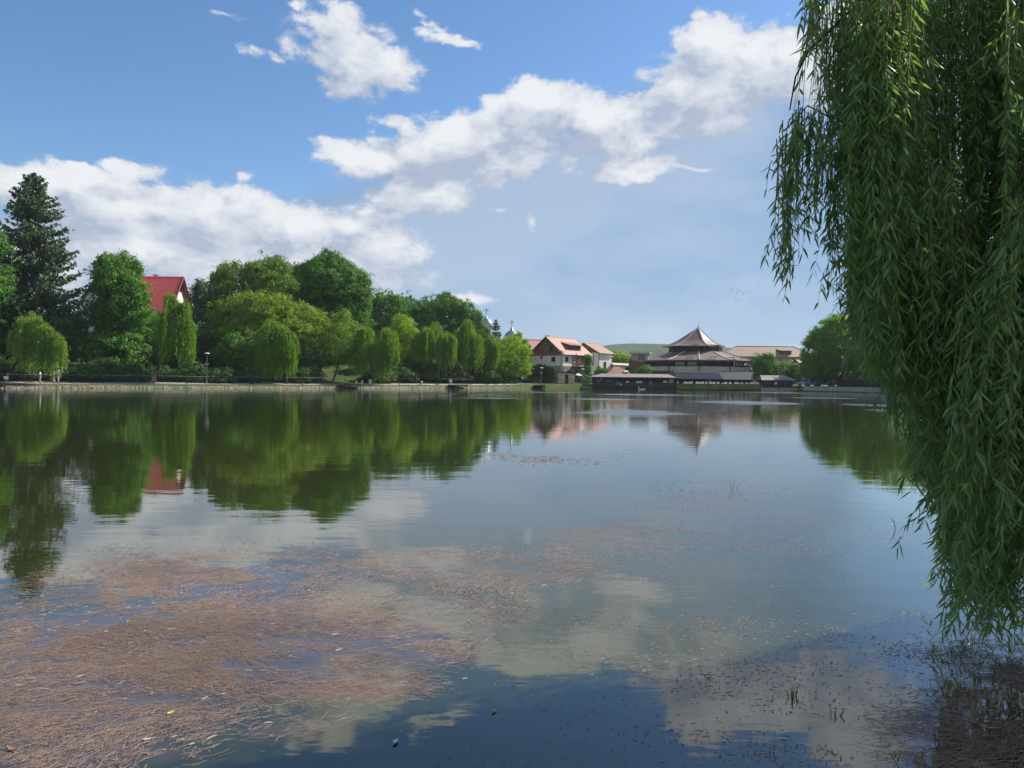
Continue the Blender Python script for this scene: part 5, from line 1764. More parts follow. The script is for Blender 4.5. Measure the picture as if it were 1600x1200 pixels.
    nk = MB(); nk.tube([(1.0, 0, .3), (1.25, 0, .6), (1.2, 0, .95), (1.0, 0, 1.1), (1.15, 0, 1.2), (1.4, 0, 1.1)], [.14, .11, .09, .09, .11, .04], 8); nk.build('neck', M['white_paint'], sw, True)
    bk = MB(); bk.tube([(1.38, 0, 1.11), (1.55, 0, 1.04)], [.05, .01], 6); bk.build('beak', M['roof_orange'], sw)


right_pavilions()


# --- church
def church():
    D = 232.0
    cx = X(778, D)
    z0 = gh(cx, D) - .3
    t = thing('church', 'white church with two silvery cross topped domes behind the willows', 'church', (cx, D, 0))
    s = D / FPX
    nb = MB(); nb.box(-8, 8, -4, 5, z0, 11.2); nb.build('wall', M['white_wall'], t)
    rb = MB(); rb.slab([(-8.4, -4.6, 11.0), (8.4, -4.6, 11.0), (8.4, .5, 13.6), (-8.4, .5, 13.6)], .15); rb.slab([(8.4, 5.6, 11.0), (-8.4, 5.6, 11.0), (-8.4, .5, 13.6), (8.4, .5, 13.6)], .15)
    rb.build('roof', M['dome'], t)
    for k in range(5): window(t, (-6 + 3 * k, -4.02, 8.2), (0, -1, 0), .9, 2.2, 'trim_pale')
    for (px, ytop, rpx, ycross) in ((759, 496, 10.5, 481), (799, 515, 13, 499.5)):
        x = X(px, D) - cx
        R = rpx * s
        zt = Z(px, ytop, D)
        dr = MB(); dr.lathe([(R * .86, 10), (R * .86, zt - R * 1.75), (R * .95, zt - R * 1.7), (R * .95, zt - R * 1.55)], 12, x, 0); d = dr.build('drum', M['white_wall'], t)
        for k in range(6):
            a = -math.pi / 2 + k * math.pi / 3
            n = Vector((math.cos(a), math.sin(a), 0))
            window(t, Vector((x, 0, zt - R * 2.6)) + n * R * .84, n, .5, 1.5, 'trim_pale', mull=0)
        pr = [(R * .98, zt - R * 1.55), (R * 1.02, zt - R * 1.25), (R * .95, zt - R * .85), (R * .72, zt - R * .45), (R * .40, zt - R * .20), (R * .20, zt - R * .08), (R * .17, zt + R * .14), (R * .08, zt + R * .25), (.03, zt + R * .35)]
        dm = MB(); dm.lathe(pr, 18, x, 0); do = dm.build('dome', M['dome'], t, True)
        zc = Z(px, ycross, D)
        cb = MB(); cb.tube([(x, 0, zt + .2), (x, 0, zc)], .07, 6); cb.tube([(x - .75, 0, zc - .85), (x + .75, 0, zc - .85)], .07, 6); cb.tube([(x - .4, 0, zc - .4), (x + .4, 0, zc - .4)], .05, 6)
        cb.build('cross', M['metal_dark'], do)


church()


# --- far hills
def hills():
    V, F = [], []
    n, k = 260, 10
    for i in range(n + 1):
        px = -1400 + 4600 * i / n
        for j in range(k + 1):
            f = j / k
            D = 1000 + 800 * f
            xx = X(px, 1400) * D / 1400
            base = 594.5 + .01 * (px - 1000)
            ridge = np.interp(px, [-1400, -400, 300, 700, 900, 955, 990, 1040, 1120, 1260, 1400, 1800, 2500, 3200], [590, 566, 560, 556, 548, 542, 540, 540, 546, 552, 550, 556, 562, 594])
            zt = (base - ridge) / FPX * 1450 + 2
            z = zt * math.sin(min(1, f * 1.6) * math.pi / 2) ** 1.2 + 4
            z += (4.0 * vnoise(np.array([xx / 22.0]), np.array([D / 30.0]), 3)[0] + 6 * vnoise(np.array([xx / 90.0]), np.array([D / 90.0]), 4)[0]) * min(1, f * 3)
            V.append((xx, D, z - 6))
    for i in range(n):
        for j in range(k):
            a = i * (k + 1) + j
            F.append((a, a + k + 1, a + k + 2, a + 1))
    m, t, o = new_mat('wooded_hill')
    tc = t.n('ShaderNodeTexCoord')
    nn = t.noise(tc.outputs['Object'], .05, 6, .7)
    bn = t.n('ShaderNodeBump'); bn.inputs['Strength'].default_value = 1.0; bn.inputs['Distance'].default_value = 12
    t.l(nn.outputs['Fac'], bn.inputs['Height'])
    t.l(principled(t, t.mix(t.smooth(nn.outputs['Fac'], .35, .65), rgb(.035, .065, .025), rgb(.075, .11, .04)), .95, .05, 0, bn.outputs[0]).outputs[0], o.inputs[0])
    tag(mesh_object('hills', V, F, m, smooth=True), kind='structure')


hills()

# ------------------------------------------------------------------ banks, walls, fences, lamps, people
def stone_bank(name, label, px0, px1, n, top, mat, seed, lump, thick=1.0):
    """low revetment along the water: uneven stones set on a sloping face"""
    r = random.Random(seed)
    pts = shore_strip(px0, px1, n)
    prof = [(-.55, -.5), (-.32, .02), (-.18, top * .35), (-.02, top * .62), (.14, top * .95), (.42, top), (.72, top * .9), (1.0, top * .4)]
    V, F = [], []
    for (x, y, nx, ny, px) in pts:
        h = r.uniform(-1, 1)
        for j, (o, z) in enumerate(prof):
            a = lump if 1 < j < 7 else lump * .2
            oo = o * thick + r.uniform(-a, a) * .7
            zz = z + (h * .5 + r.uniform(-.6, .6)) * a
            V.append((x + nx * oo, y + ny * oo, zz))
    k = len(prof)
    for i in range(n):
        for j in range(k - 1):
            F.append((i * k + j, i * k + j + 1, (i + 1) * k + j + 1, (i + 1) * k + j))
    o = mesh_object(name, V, F, M[mat])
    tag(o, label, 'bank wall')


stone_bank('embankment_wall', 'low pale rubble wall edging the water along the whole left bank', -260, 908, 620, .32, 'stone_pale', 2, .10)
stone_bank('quay_wall', 'low dark quay under the lakeside pavilions', 908.5, 1254, 120, .48, 'stone', 3, .05)


def retaining_wall():
    pts = shore_strip(1255, 1640, 60)
    V, F = [], []
    prof = [(-.28, -.8), (-.28, .86), (-.33, .86), (-.33, .98), (.1, .98), (.1, -.4)]
    for (x, y, nx, ny, px) in pts:
        for o, z in prof: V.append((x + nx * o, y + ny * o, z))
    k = len(prof)
    for i in range(len(pts) - 1):
        for j in range(k - 1): F.append((i * k + j, i * k + j + 1, (i + 1) * k + j + 1, (i + 1) * k + j))
    t = thing('retaining_wall', 'pale grey concrete wall along the water on the right bank', 'wall', (0, 0, 0))
    M['concrete_pale'] = plain('pale_concrete', (0.42, 0.41, 0.40), .35, .5, .9, .15, .3)
    mesh_object('wall_face', V, F, M['concrete_pale'], t)
    for i in range(2, 60, 3):
        x, y, nx, ny, px = pts[i]
        b = MB()
        u = Vector((ny, -nx, 0)); n = Vector((nx, ny, 0))
        obox(b, Vector((x, y, .45)) - n * .28, u, -n, .28, .95, .0, .10)
        b.build('buttress', M['concrete_pale'], t)
    f = thing('bank_railing', 'thin railing posts on top of the pale concrete wall', 'railing', (0, 0, 0))
    for i in range(1, 60, 2):
        x, y, nx, ny, px = pts[i]
        b = MB(); b.tube([(x, y, .95), (x, y, 1.75)], .03, 5); b.build('post', M['metal_dark'], f)
    b = MB(); b.tube([(p[0], p[1], 1.75) for p in pts], .02, 5); b.build('rail', M['metal_dark'], f)


retaining_wall()


def railing(px0, px1, off, bars, label, top=1.05):
    n = int(abs(px1 - px0) / 100 * 9.5 * 1.0)
    t = thing('railing', label, 'railing', at_shore(px0, off))
    o = Vector(t.location)
    P = [at_shore(px0 + (px1 - px0) * i / n, off) - o for i in range(n + 1)]
    for p in P:
        b = MB(); b.tube([p - ZV * .1, p + ZV * top], .035, 6); b.build('post', M['metal_dark'], t)
    b = MB(); b.tube([p + ZV * top for p in P], .032, 6); b.build('top_rail', M['metal_grey' if px0 < 600 else 'metal_dark'], t)
    b = MB(); b.tube([p + ZV * .14 for p in P], .025, 6); b.build('bottom_rail', M['metal_dark'], t)
    if bars:
        b = MB()
        for p, q in zip(P[:-1], P[1:]):
            m = max(3, int((q - p).length / .16))
            for k in range(1, m):
                c = p.lerp(q, k / m)
                b.tube([c + ZV * .14, c + ZV * top], .011, 4, False)
        b.build('bars', M['metal_dark'], t)


railing(-60, 104, 3.9, True, 'dark barred railing behind the pale willow at the left edge')
railing(106, 238, 3.9, True, 'dark barred railing between the pale willow and the stone pillar')
railing(243, 345, 3.9, True, 'barred railing right of the stone pillar running past the lamp post')
railing(347, 560, 4.1, False, 'open railing with pale top rail behind the two tressed willow')
railing(690, 735, 4.0, False, 'short open railing beside the right jetty')
railing(820, 908, 3.0, True, 'thin barred railing on the grass in front of the beige kiosk', .95)


def pillar():
    p = at_shore(240.5, 3.9)
    t = thing('stone_pillar', 'pale stone gate pillar between two barred railings', 'pillar', p)
    b = MB(); b.box(-.22, .22, -.22, .22, -.2, 1.1); b.build('shaft', M['stone_pale'], t)
    b = MB(); b.box(-.30, .30, -.30, .30, 1.1, 1.22); b.lathe([(.28, 1.22), (.05, 1.36)], 4, a0=math.pi / 4); b.build('cap', M['stone_pale'], t)
    for k, (dx, dy, s) in enumerate(((-.9, .8, .5), (-1.5, 1.0, .38), (-1.2, .3, .33))):
        q = at_shore(240.5, 3.9) + Vector((dx, dy, 0))
        rock(q, s, ['large pale rock beside the stone pillar', 'medium rock left of the stone pillar', 'small rock in front of the rocks by the pillar'][k], 50 + k)


def rock(p, s, label, seed):
    s *= .65
    r = random.Random(seed)
    bm = bmesh.new()
    bmesh.ops.create_icosphere(bm, subdivisions=2, radius=s)
    for v in bm.verts:
        v.co *= r.uniform(.78, 1.12)
        v.co.z *= .75
    me = bpy.data.meshes.new('rock')
    bm.to_mesh(me); bm.free()
    me.materials.append(M['stone_pale'])
    o = bpy.data.objects.new('rock', me)
    COL.objects.link(o)
    o.location = Vector(p) + ZV * s * .3
    tag(o, label, 'rock', 'rocks on the bank')


pillar()
for i, (px, off, s, lab) in enumerate([(618, 8.5, .8, 'large pale rock on the slope right of the jetty willow'), (626, 9.5, .6, 'flat pale rock above the large rock on the slope'), (640, 9, .7, 'pale rock on the slope below the lime green tree'), (655, 8.5, .55, 'rock on the slope left of the three tressed willow'), (412, 4.0, .55, 'sunlit tan rock behind the railing left of the two tressed willow'), (398, 4.3, .45, 'smaller tan rock behind the railing near the leaning trunk'), (473, 3.2, .35, 'pale rock by the railing right of the two tressed willow'), (836, 2.2, .4, 'dark rock at the water near the kiosk')]):
    rock(at_shore(px, off), s, lab, 60 + i)


def lamp_post(px, off, top_y, label, box=True, mat='metal_grey', head=True):
    p = at_shore(px, off)
    h = Z(px, top_y, p.y) - p.z
    t = thing('lamp_post', label, 'lamp post', p, 0, 'lamp posts around the lake')
    b = MB(); b.tube([(0, 0, -.1), (0, 0, .5)], .075, 8); b.tube([(0, 0, .5), (0, 0, h - .2)], .045, 8); b.build('pole', M[mat], t)
    if head:
        b = MB(); b.lathe([(.06, h - .42), (.14, h - .34), (.16, h - .16)], 14); b.build('globe', M['glass'], t)
        b = MB(); b.lathe([(.40, h - .18), (.42, h - .14), (.30, h - .04), (.10, h), (.02, h + .01)], 18); b.build('lamp_shade', M['lamp_glow'], t, True)
    if box:
        b = MB(); b.box(-.24, .24, -.12, .0, h * .60, h * .60 + .32); b.build('control_box', M['metal_grey'], t)


lamp_post(323, 3.2, 551, 'lamp post with pale mushroom shade and grey box in front of the bright bush')
lamp_post(215.5, 3.4, 549, 'dark lamp post in the shade left of the stone pillar', False, 'metal_dark')
lamp_post(624, 3.0, 573, 'thin bare grey post right of the jetty willow', False, 'metal_dark', False)
lamp_post(684.5, 3.0, 572, 'thin bare grey post under the three tressed willow', False, 'metal_dark', False)
lamp_post(845.5, 4.0, 574, 'lamp post with pale shade in front of the white house', True)
lamp_post(910, 6.0, 576, 'lamp post with pale shade right of the beige kiosk', False)
lamp_post(955, 9.0, 557, 'tall lamp post beside the second white house', False)


def utility_pole(px, off, ytop, label, r=.12, z=None):
    p = at_shore(px, off)
    h = Z(px, ytop, p.y) - p.z
    t = thing('utility_pole', label, 'pole', p, 0, 'utility poles')
    b = MB(); b.tube([(0, 0, -.2), (0, 0, h)], [r * 1.3, r * .8], 8); b.build('shaft', M['concrete'], t)
    b = MB(); b.box(-.6, .6, -.06, .06, h - .5, h - .38); b.build('crossarm', M['metal_dark'], t)
    for s in (-.5, 0, .5):
        b = MB(); b.lathe([(.05, h - .38), (.07, h - .3), (.03, h - .2)], 8, s, 0); b.build('insulator', M['white_paint'], t)


utility_pole(877, 7.8, 547, 'grey concrete pole in front of the white house corner', .16)
utility_pole(1147, 10, 559, 'pale pole right of the pagoda restaurant')
utility_pole(1216, 6, 572, 'thin pole behind the small purple pavilion', .07)


def jetty(px, wpx, label):
    d = S(px)
    p = Vector((X(px, d), d - .6, 0))
    th = math.atan2(p.x - CX, p.y - CY)
    t = thing('jetty', label, 'jetty', p, -th * .55, 'small jetties')
    w = wpx * d / FPX / 2
    b = MB(); b.box(-w, w, -1.0, 1.6, .60, .70); b.build('deck', M['wood_dark'], t)
    b = MB(); b.box(-w, w, -1.05, -1.0, .48, .72); b.build('edge_beam', M['wood_rail'], t)
    for x in (-w + .15, 0, w - .15):
        l = MB(); l.tube([(x, -.85, -1.2), (x, -.85, .6)], .08, 6); l.build('pile', M['wood_dark'], t)


jetty(548, 34, 'dark timber jetty left of the jetty willow')
jetty(716, 30, 'dark timber jetty below the church domes')
jetty(-2, 28, 'dark timber jetty cut by the left edge of the picture')
jetty(843, 18, 'small dark jetty in front of the lamp by the white house')


def board_sign():
    p = at_shore(9.5, 3.2)
    t = thing('notice_board', 'small white board on legs beside the leaning whitewashed trunk', 'sign', p)
    b = MB(); b.box(-.30, .30, -.02, .02, .45, .85); b.build('board', M['white_paint'], t)
    for x in (-.24, .24):
        b = MB(); b.tube([(x, .04, -.1), (x, .04, .85)], .025, 5); b.build('leg', M['metal_dark'], t)


board_sign()


def bin_(px, off, label):
    p = at_shore(px, off)
    t = thing('litter_bin', label, 'bin', p, 0, 'litter bins')
    b = MB(); b.lathe([(.20, .15), (.26, .75), (.28, .78), (.24, .78), (.19, .2)], 12); b.build('body', M['metal_dark'], t)
    b = MB(); b.tube([(0, .3, -.1), (0, .3, .95)], .03, 6); b.build('post', M['metal_dark'], t)


bin_(841.5, 4.4, 'dark litter bin beside the lamp post by the white house')
bin_(808, 5, 'dark litter bin on the grass below the bright yellow green tree')
for i, (px, off) in enumerate(((557, 3.0), (566, 3.6), (659, 3.2))):
    p = at_shore(px, off)
    o = thing('bollard', ['white bollard on the jetty bank left of the jetty willow', 'low white bollard just right of the other jetty bollard', 'white bollard in front of the slope rocks'][i], 'bollard', p, 0, 'white bollards')
    b = MB(); b.lathe([(.15, -.1), (.15, .55), (.11, .66), (.03, .70)], 10); b.build('shaft', M['white_paint'], o, True)
    b = MB(); b.lathe([(.155, .35), (.155, .45)], 10); b.build('band', M['metal_dark'], o)


# --- people
def skinned(name, chains, mat, parent, sub=1):
    """chains: list of [(point, radius), ...]; shared first points join up"""
    V, E, Rd = [], [], []
    key = {}
    for ch in chains:
        prev = None
        for p, r in ch:
            k = tuple(round(c, 4) for c in p)
            if k not in key:
                key[k] = len(V); V.append(p); Rd.append(r)
            i = key[k]
            if prev is not None and prev != i: E.append((prev, i))
            prev = i
    me = bpy.data.meshes.new(name)
    me.from_pydata(V, E, [])
    o = bpy.data.objects.new(name, me)
    COL.objects.link(o)
    o.parent = parent
    sk = o.modifiers.new('skin', 'SKIN')
    for i, r in enumerate(Rd):
        me.skin_vertices[0].data[i].radius = (r, r)
    me.skin_vertices[0].data[0].use_root = True
    if sub:
        s = o.modifiers.new('sub', 'SUBSURF'); s.levels = sub; s.render_levels = sub
    me.materials.append(M[mat])
    return o


def person(p, rotz, label, stride=.25, arm=.25, shirt='cloth_white', trousers='cloth_pale_blue', cap=None, hair='hair', bend=.0):
    """faces local -y, 1.72 m"""
    t = thing('person', label, 'person', p, rotz, 'people on the banks')
    f = lambda x, y, z: (x, y, z)
    hip, chest, neck = f(0, 0, .93), f(0, -.03 - bend * .3, 1.30), f(0, -.03 - bend * .5, 1.47)
    hd = f(0, -.06 - bend * .6, 1.60)
    body = [[(hip, .125), (f(0, -.01, 1.1), .115), (chest, .14), (neck, .058), (f(0, -.05 - bend * .6, 1.54), .075), (hd, .098), (f(0, -.055 - bend * .6, 1.68), .07)]]
    body.append([(hd, .098), (f(0, -.155 - bend * .6, 1.585), .018)])               # nose
    for s in (-1, 1): body.append([(hd, .098), (f(s * .10, -.05 - bend * .6, 1.60), .02)])  # ears
    legs = {}
    for s in (-1, 1):
        y = s * stride
        k, a = f(s * .10, -.06 + y * .45, .50), f(s * .10, y + .02, .09)
        legs[s] = (k, a)
        body.append([(hip, .125), (f(s * .09, 0, .88), .10), (k, .062), (a, .042), (f(s * .105, y - .13, .035), .036)])
    hands = {}
    for s in (-1, 1):
        sh = f(s * .17, -.03 - bend * .4, 1.40)
        e = f(s * .23, .04 - s * arm * .4 - bend * .3, 1.14)
        w = f(s * .21, -.10 - s * arm - bend * .4, .93)
        pm = f(s * .205, -.13 - s * arm - bend * .4, .86)
        body.append([(chest, .14), (sh, .062), (e, .042), (w, .030), (pm, .032)])
        hands[s] = (sh, e, w)
        for k in range(4):
            o = (k - 1.5) * .020
            body.append([(pm, .032), (f(pm[0] - s * .006, pm[1] + o, pm[2] - .055), .0095), (f(pm[0] - s * .022, pm[1] + o, pm[2] - .095 + abs(k - 1.3) * .007), .008)])
        body.append([(pm, .032), (f(pm[0] - s * .03, pm[1] - .03, pm[2] - .02), .010), (f(pm[0] - s * .04, pm[1] - .035, pm[2] - .055), .0085)])
    skinned('body', body, 'skin', t, 1)
    sh = [[(f(0, 0, .90), .145), (f(0, -.01, 1.1), .138), (chest, .165), (f(0, neck[1], 1.43), .085)]]
    for s in (-1, 1):
        a, e, w = hands[s]
        sh.append([(chest, .165), (a, .085), (e, .062)])
    skinned('shirt', sh, shirt, t, 1)
    tr = [[(f(0, 0, .96), .14), (f(0, 0, .90), .145)]]
    for s in (-1, 1):
        k, a = legs[s]
        tr.append([(f(0, 0, .90), .145), (f(s * .09, 0, .84), .115), (k, .080), (f(a[0], a[1], a[2] + .04), .062)])
    skinned('trousers', tr, trousers, t, 1)
    so = MB()
    for s in (-1, 1):
        x, y = s * .105, s * stride
        so.box(x - .05, x + .05, y - .20, y + .08, .0, .075)
    so.build('shoes', M['rubber'], t)
    hb = MB()
    hb.lathe([(.105, 1.60), (.116, 1.66), (.10, 1.73), (.06, 1.765), (.01, 1.775)], 12, 0, hd[1] + .02)
    if cap:
        hb.add([(-.085, hd[1] - .07, 1.665), (.085, hd[1] - .07, 1.665), (.06, hd[1] - .19, 1.65), (-.06, hd[1] - .19, 1.65)], [(0, 1, 2, 3), ])
    hb.build('cap' if cap else 'hair', M[cap or hair], t, True)
    ey = MB()
    for s in (-1, 1): ey.lathe([(.002, 1.603), (.011, 1.61), (.002, 1.617)], 6, s * .036, hd[1] - .092)
    ey.build('eyes', M['black'], t)


person(at_shore(91, 2.9), R_(60), 'person in white cap, blue jacket and pale trousers walking by the pale willow', .26, .22, 'cloth_blue', 'cloth_pale_blue', 'cloth_white')
person(at_shore(63, 3.0), R_(-70), 'person in white top half hidden behind the pale willow tresses', .08, .1, 'cloth_white', 'cloth_pale_blue')
person(at_shore(84, 3.0), R_(150), 'person in white clothes standing under the right tress of the pale willow', .06, .05, 'cloth_white', 'cloth_white')
person(at_shore(1303, 2.0), R_(20), 'person in red shirt standing at the wall below the big linden', .08, .1, 'cloth_red', 'cloth_dark')


# --- cars on the right bank
def car(p, rotz, label, paint, van=False, group='cars parked on the right bank'):
    """points along local +x"""
    t = thing('parked_van' if van else 'parked_car', label, 'van' if van else 'car', p, rotz, group)
    if van:
        prof = [(-2.4, .35), (-2.45, 1.0), (-2.40, 2.15), (-2.2, 2.28), (1.2, 2.25), (1.5, 2.1), (1.95, 1.30), (2.45, 1.1), (2.5, .6), (2.45, .35)]
        glass = [(1.02, 1.35), (1.02, 2.05), (1.40, 2.05), (1.82, 1.32)]
        side = [(-.1, 1.35), (-.1, 2.05), (.92, 2.05), (.92, 1.35)]
        hw = .92
    else:
        prof = [(-2.05, .35), (-2.12, .75), (-2.0, 1.02), (-1.55, 1.12), (-1.0, 1.44), (.0, 1.50), (.45, 1.42), (1.10, .98), (1.75, .86), (2.08, .66), (2.1, .35)]
        glass = [(.42, 1.02), (.36, 1.36), (.46, 1.36), (.98, 1.02)]
        side = [(-1.25, 1.06), (-.92, 1.36), (-.05, 1.42), (.30, 1.36), (.36, 1.02)]
        hw = .84
    b = MB(); b.prism(prof, -hw, hw)
    o = b.build('body', paint, t)
    bv = o.modifiers.new('bevel', 'BEVEL'); bv.width = .07; bv.segments = 3; bv.limit_method = 'ANGLE'
    for s in (-1, 1):
        g = MB()
        y0, y1 = (s * hw, s * (hw + .012))
        g.prism(side, min(y0, y1), max(y0, y1)); g.build('side_window', M['glass_dark'], t)
        h = MB(); h.box(-.25, -.05, s * (hw + .01) - .015, s * (hw + .01) + .015, .85, .89); h.build('handle', M['metal_grey'], t)
    a, c = (prof[5], prof[6]) if van else (prof[6], prof[7])
    ws = MB()
    n = Vector((c[1] - a[1], 0, -(c[0] - a[0]))).normalized() * -.012
    q = [Vector((a[0], 0, a[1])).lerp(Vector((c[0], 0, c[1])), f) + n for f in (.08, .92)]
    ws.slab([(q[1].x, -hw + .12, q[1].z), (q[1].x, hw - .12, q[1].z), (q[0].x, hw - .16, q[0].z), (q[0].x, -hw + .16, q[0].z)], .01)
    ws.build('windscreen', M['glass_dark'], t)
    xf = prof[-1][0]
    for s in (-1, 1):
        l = MB(); l.box(xf - .10, xf + .02, s * .62 - .16, s * .62 + .16, .62, .78); l.build('headlight', M['white_paint'], t)
        l = MB(); l.box(prof[0][0] - .09, prof[0][0] + .02, s * .66 - .10, s * .66 + .10, .78, .98); l.build('tail_light', M['cloth_red'], t)
    for x in (-1.3, 1.3):
        for s in (-1, 1):
            w = MB()
            w.lathe([(.20, -.09), (.31, -.09), (.33, -.05), (.33, .05), (.31, .09), (.20, .09)], 18)
            w.v = [(x + a_, s * (hw - .06) + c_, .33 + b_) for a_, b_, c_ in w.v]
            k = w.build('wheel', M['rubber'], t, True)
            r = MB(); r.lathe([(.02, -.095), (.21, -.08), (.21, .08), (.02, .095)], 14)
            r.v = [(x + a_, s * (hw - .06) + c_, .33 + b_) for a_, b_, c_ in r.v]
            r.build('rim', M['metal_grey'], k)


def paint(name, c):
    m, t, o = new_mat(name)
    b = principled(t, rgb(*c), .3, .5)
    b.inputs['Coat Weight'].default_value = .6
    t.l(b.outputs[0], o.inputs[0])
    return m


car(at_shore(1262, 3.2), R_(208), 'light blue car parked under the left edge of the big linden', paint('blue_paint', (.10, .20, .40)))
car(at_shore(1328, 13), R_(185), 'white van behind the dark fence under the big linden', paint('van_paint', (.5, .51, .52)), True, None)
car(at_shore(1288, 6.0), R_(178), 'dark car in the shade right of the light blue car', paint('dark_paint', (.03, .035, .045)))


def dark_fence():
    t = thing('board_fence', 'dark board fence behind the concrete wall on the right bank', 'fence', at_shore(1306, 4.6))
    o = Vector(t.location)
    n = 26
    P = [at_shore(1308 + 92 * i / n, 4.6) - o for i in range(n + 1)]
    r = random.Random(3)
    for p in P[::2]:
        b = MB(); b.box(p.x - .05, p.x + .05, p.y - .05, p.y + .05, p.z - .2, p.z + 1.6); b.build('post', M['wood_dark'], t)
    b = MB()
    for p, q in zip(P[:-1], P[1:]):
        m = 8
        for k in range(m):
            a, c = p.lerp(q, k / m), p.lerp(q, (k + .92) / m)
            h = 1.45 + r.uniform(-.03, .05)
            b.slab([a + ZV * .05, c + ZV * .05, c + ZV * h, a + ZV * h], .025)
    b.build('boards', M['wood_dark'], t)


dark_fence()


# --- the flock
BIRDS = [(460, 355), (462, 393), (487, 382), (503, 350), (545, 322), (620, 303), (580, 345), (567, 370), (630, 347), (612, 382), (547, 398), (622, 403), (650, 382), (682, 408), (737, 385), (805, 403), (828, 420), (892, 367), (920, 380), (957, 303), (975, 460), (850, 497), (885, 600), (1102, 600),
         (588, 438), (602, 428), (590, 457), (698, 452), (508, 484), (598, 487), (553, 520), (575, 548), (632, 550), (590, 566), (568, 594), (678, 565), (700, 510)]


def bird(p, rz, roll, scale):
    b = MB()
    b.lathe([(.005, -.22), (.05, -.14), (.065, 0), (.04, .12), (.02, .2)], 6)
    b.v = [(x, z, y) for x, y, z in b.v]
    for s in (-1, 1):
        w1, w2 = math.sin(roll) * .25, math.sin(roll) * .2
        b.slab([(s * .04, -.10, 0), (s * .28, -.12, w1), (s * .58, .04, w1 + w2), (s * .28, .10, w1), (s * .04, .12, 0)], .012)
    b.slab([(-.04, .18, 0), (.04, .18, 0), (.07, .34, 0), (-.07, .34, 0)], .01)
    o = b.build('bird', M['black'])
    o.location = p; o.rotation_euler = (0, 0, rz); o.scale = (scale,) * 3
    tag(o, 'tiny dark bird in the flock circling left of the hanging willow', 'bird', 'birds in the flock')


for (u, v) in BIRDS:
    bird(W(1100 + u * 140 / 1600, 420 + v * 80 / 914, rnd.uniform(225, 260)), rnd.uniform(-1, 1), rnd.uniform(-.7, 1.1), rnd.uniform(.55, .85))

# ------------------------------------------------------------------ the near willow hanging into the picture on the right
F_X = [1190, 1200, 1215, 1250, 1262, 1275, 1290, 1312, 1345, 1373, 1400, 1420, 1442, 1460, 1474, 1486, 1500, 1520, 1700, 1800]
F_Y = [400, 432, 442, 440, 345, 350, 440, 505, 560, 606, 655, 725, 775, 815, 870, 950, 985, 990, 992, 992]


def leaf_blades(P, dirs, r, Lm, Wm):
    """lance shaped folded, drooping blades: 8 points, 4 faces each"""
    n = len(P)
    L = (Lm * (.62 + .65 * r.random(n)))[:, None]
    w = (Wm * (.75 + .5 * r.random(n)))[:, None] * .5
    u = dirs
    side = unit(np.cross(u, r.normal(0, 1, (n, 3))))
    nrm = np.cross(side, u)
    bend = (r.normal(.12, .26, n))[:, None]
    dz = np.zeros((n, 3)); dz[:, 2] = -1
    def mid(f): return P + u * L * f + (nrm * bend + dz * .22) * L * f * f
    fold = .35
    rows = [P]
    for f, k in ((.28, .95), (.62, .85)):
        m = mid(f)
        rows += [m + side * w * k + nrm * w * fold, m, m - side * w * k + nrm * w * fold]
    rows.append(mid(1.0))
    A = np.stack(rows, 1)
    base = (np.arange(n) * 8)[:, None]
    q = [base + np.array(i) for i in ([0, 3, 2, 1], [1, 2, 5, 4], [2, 3, 6, 5], [4, 5, 6, 7])]
    return A.reshape(-1, 3), np.concatenate(q, 0)


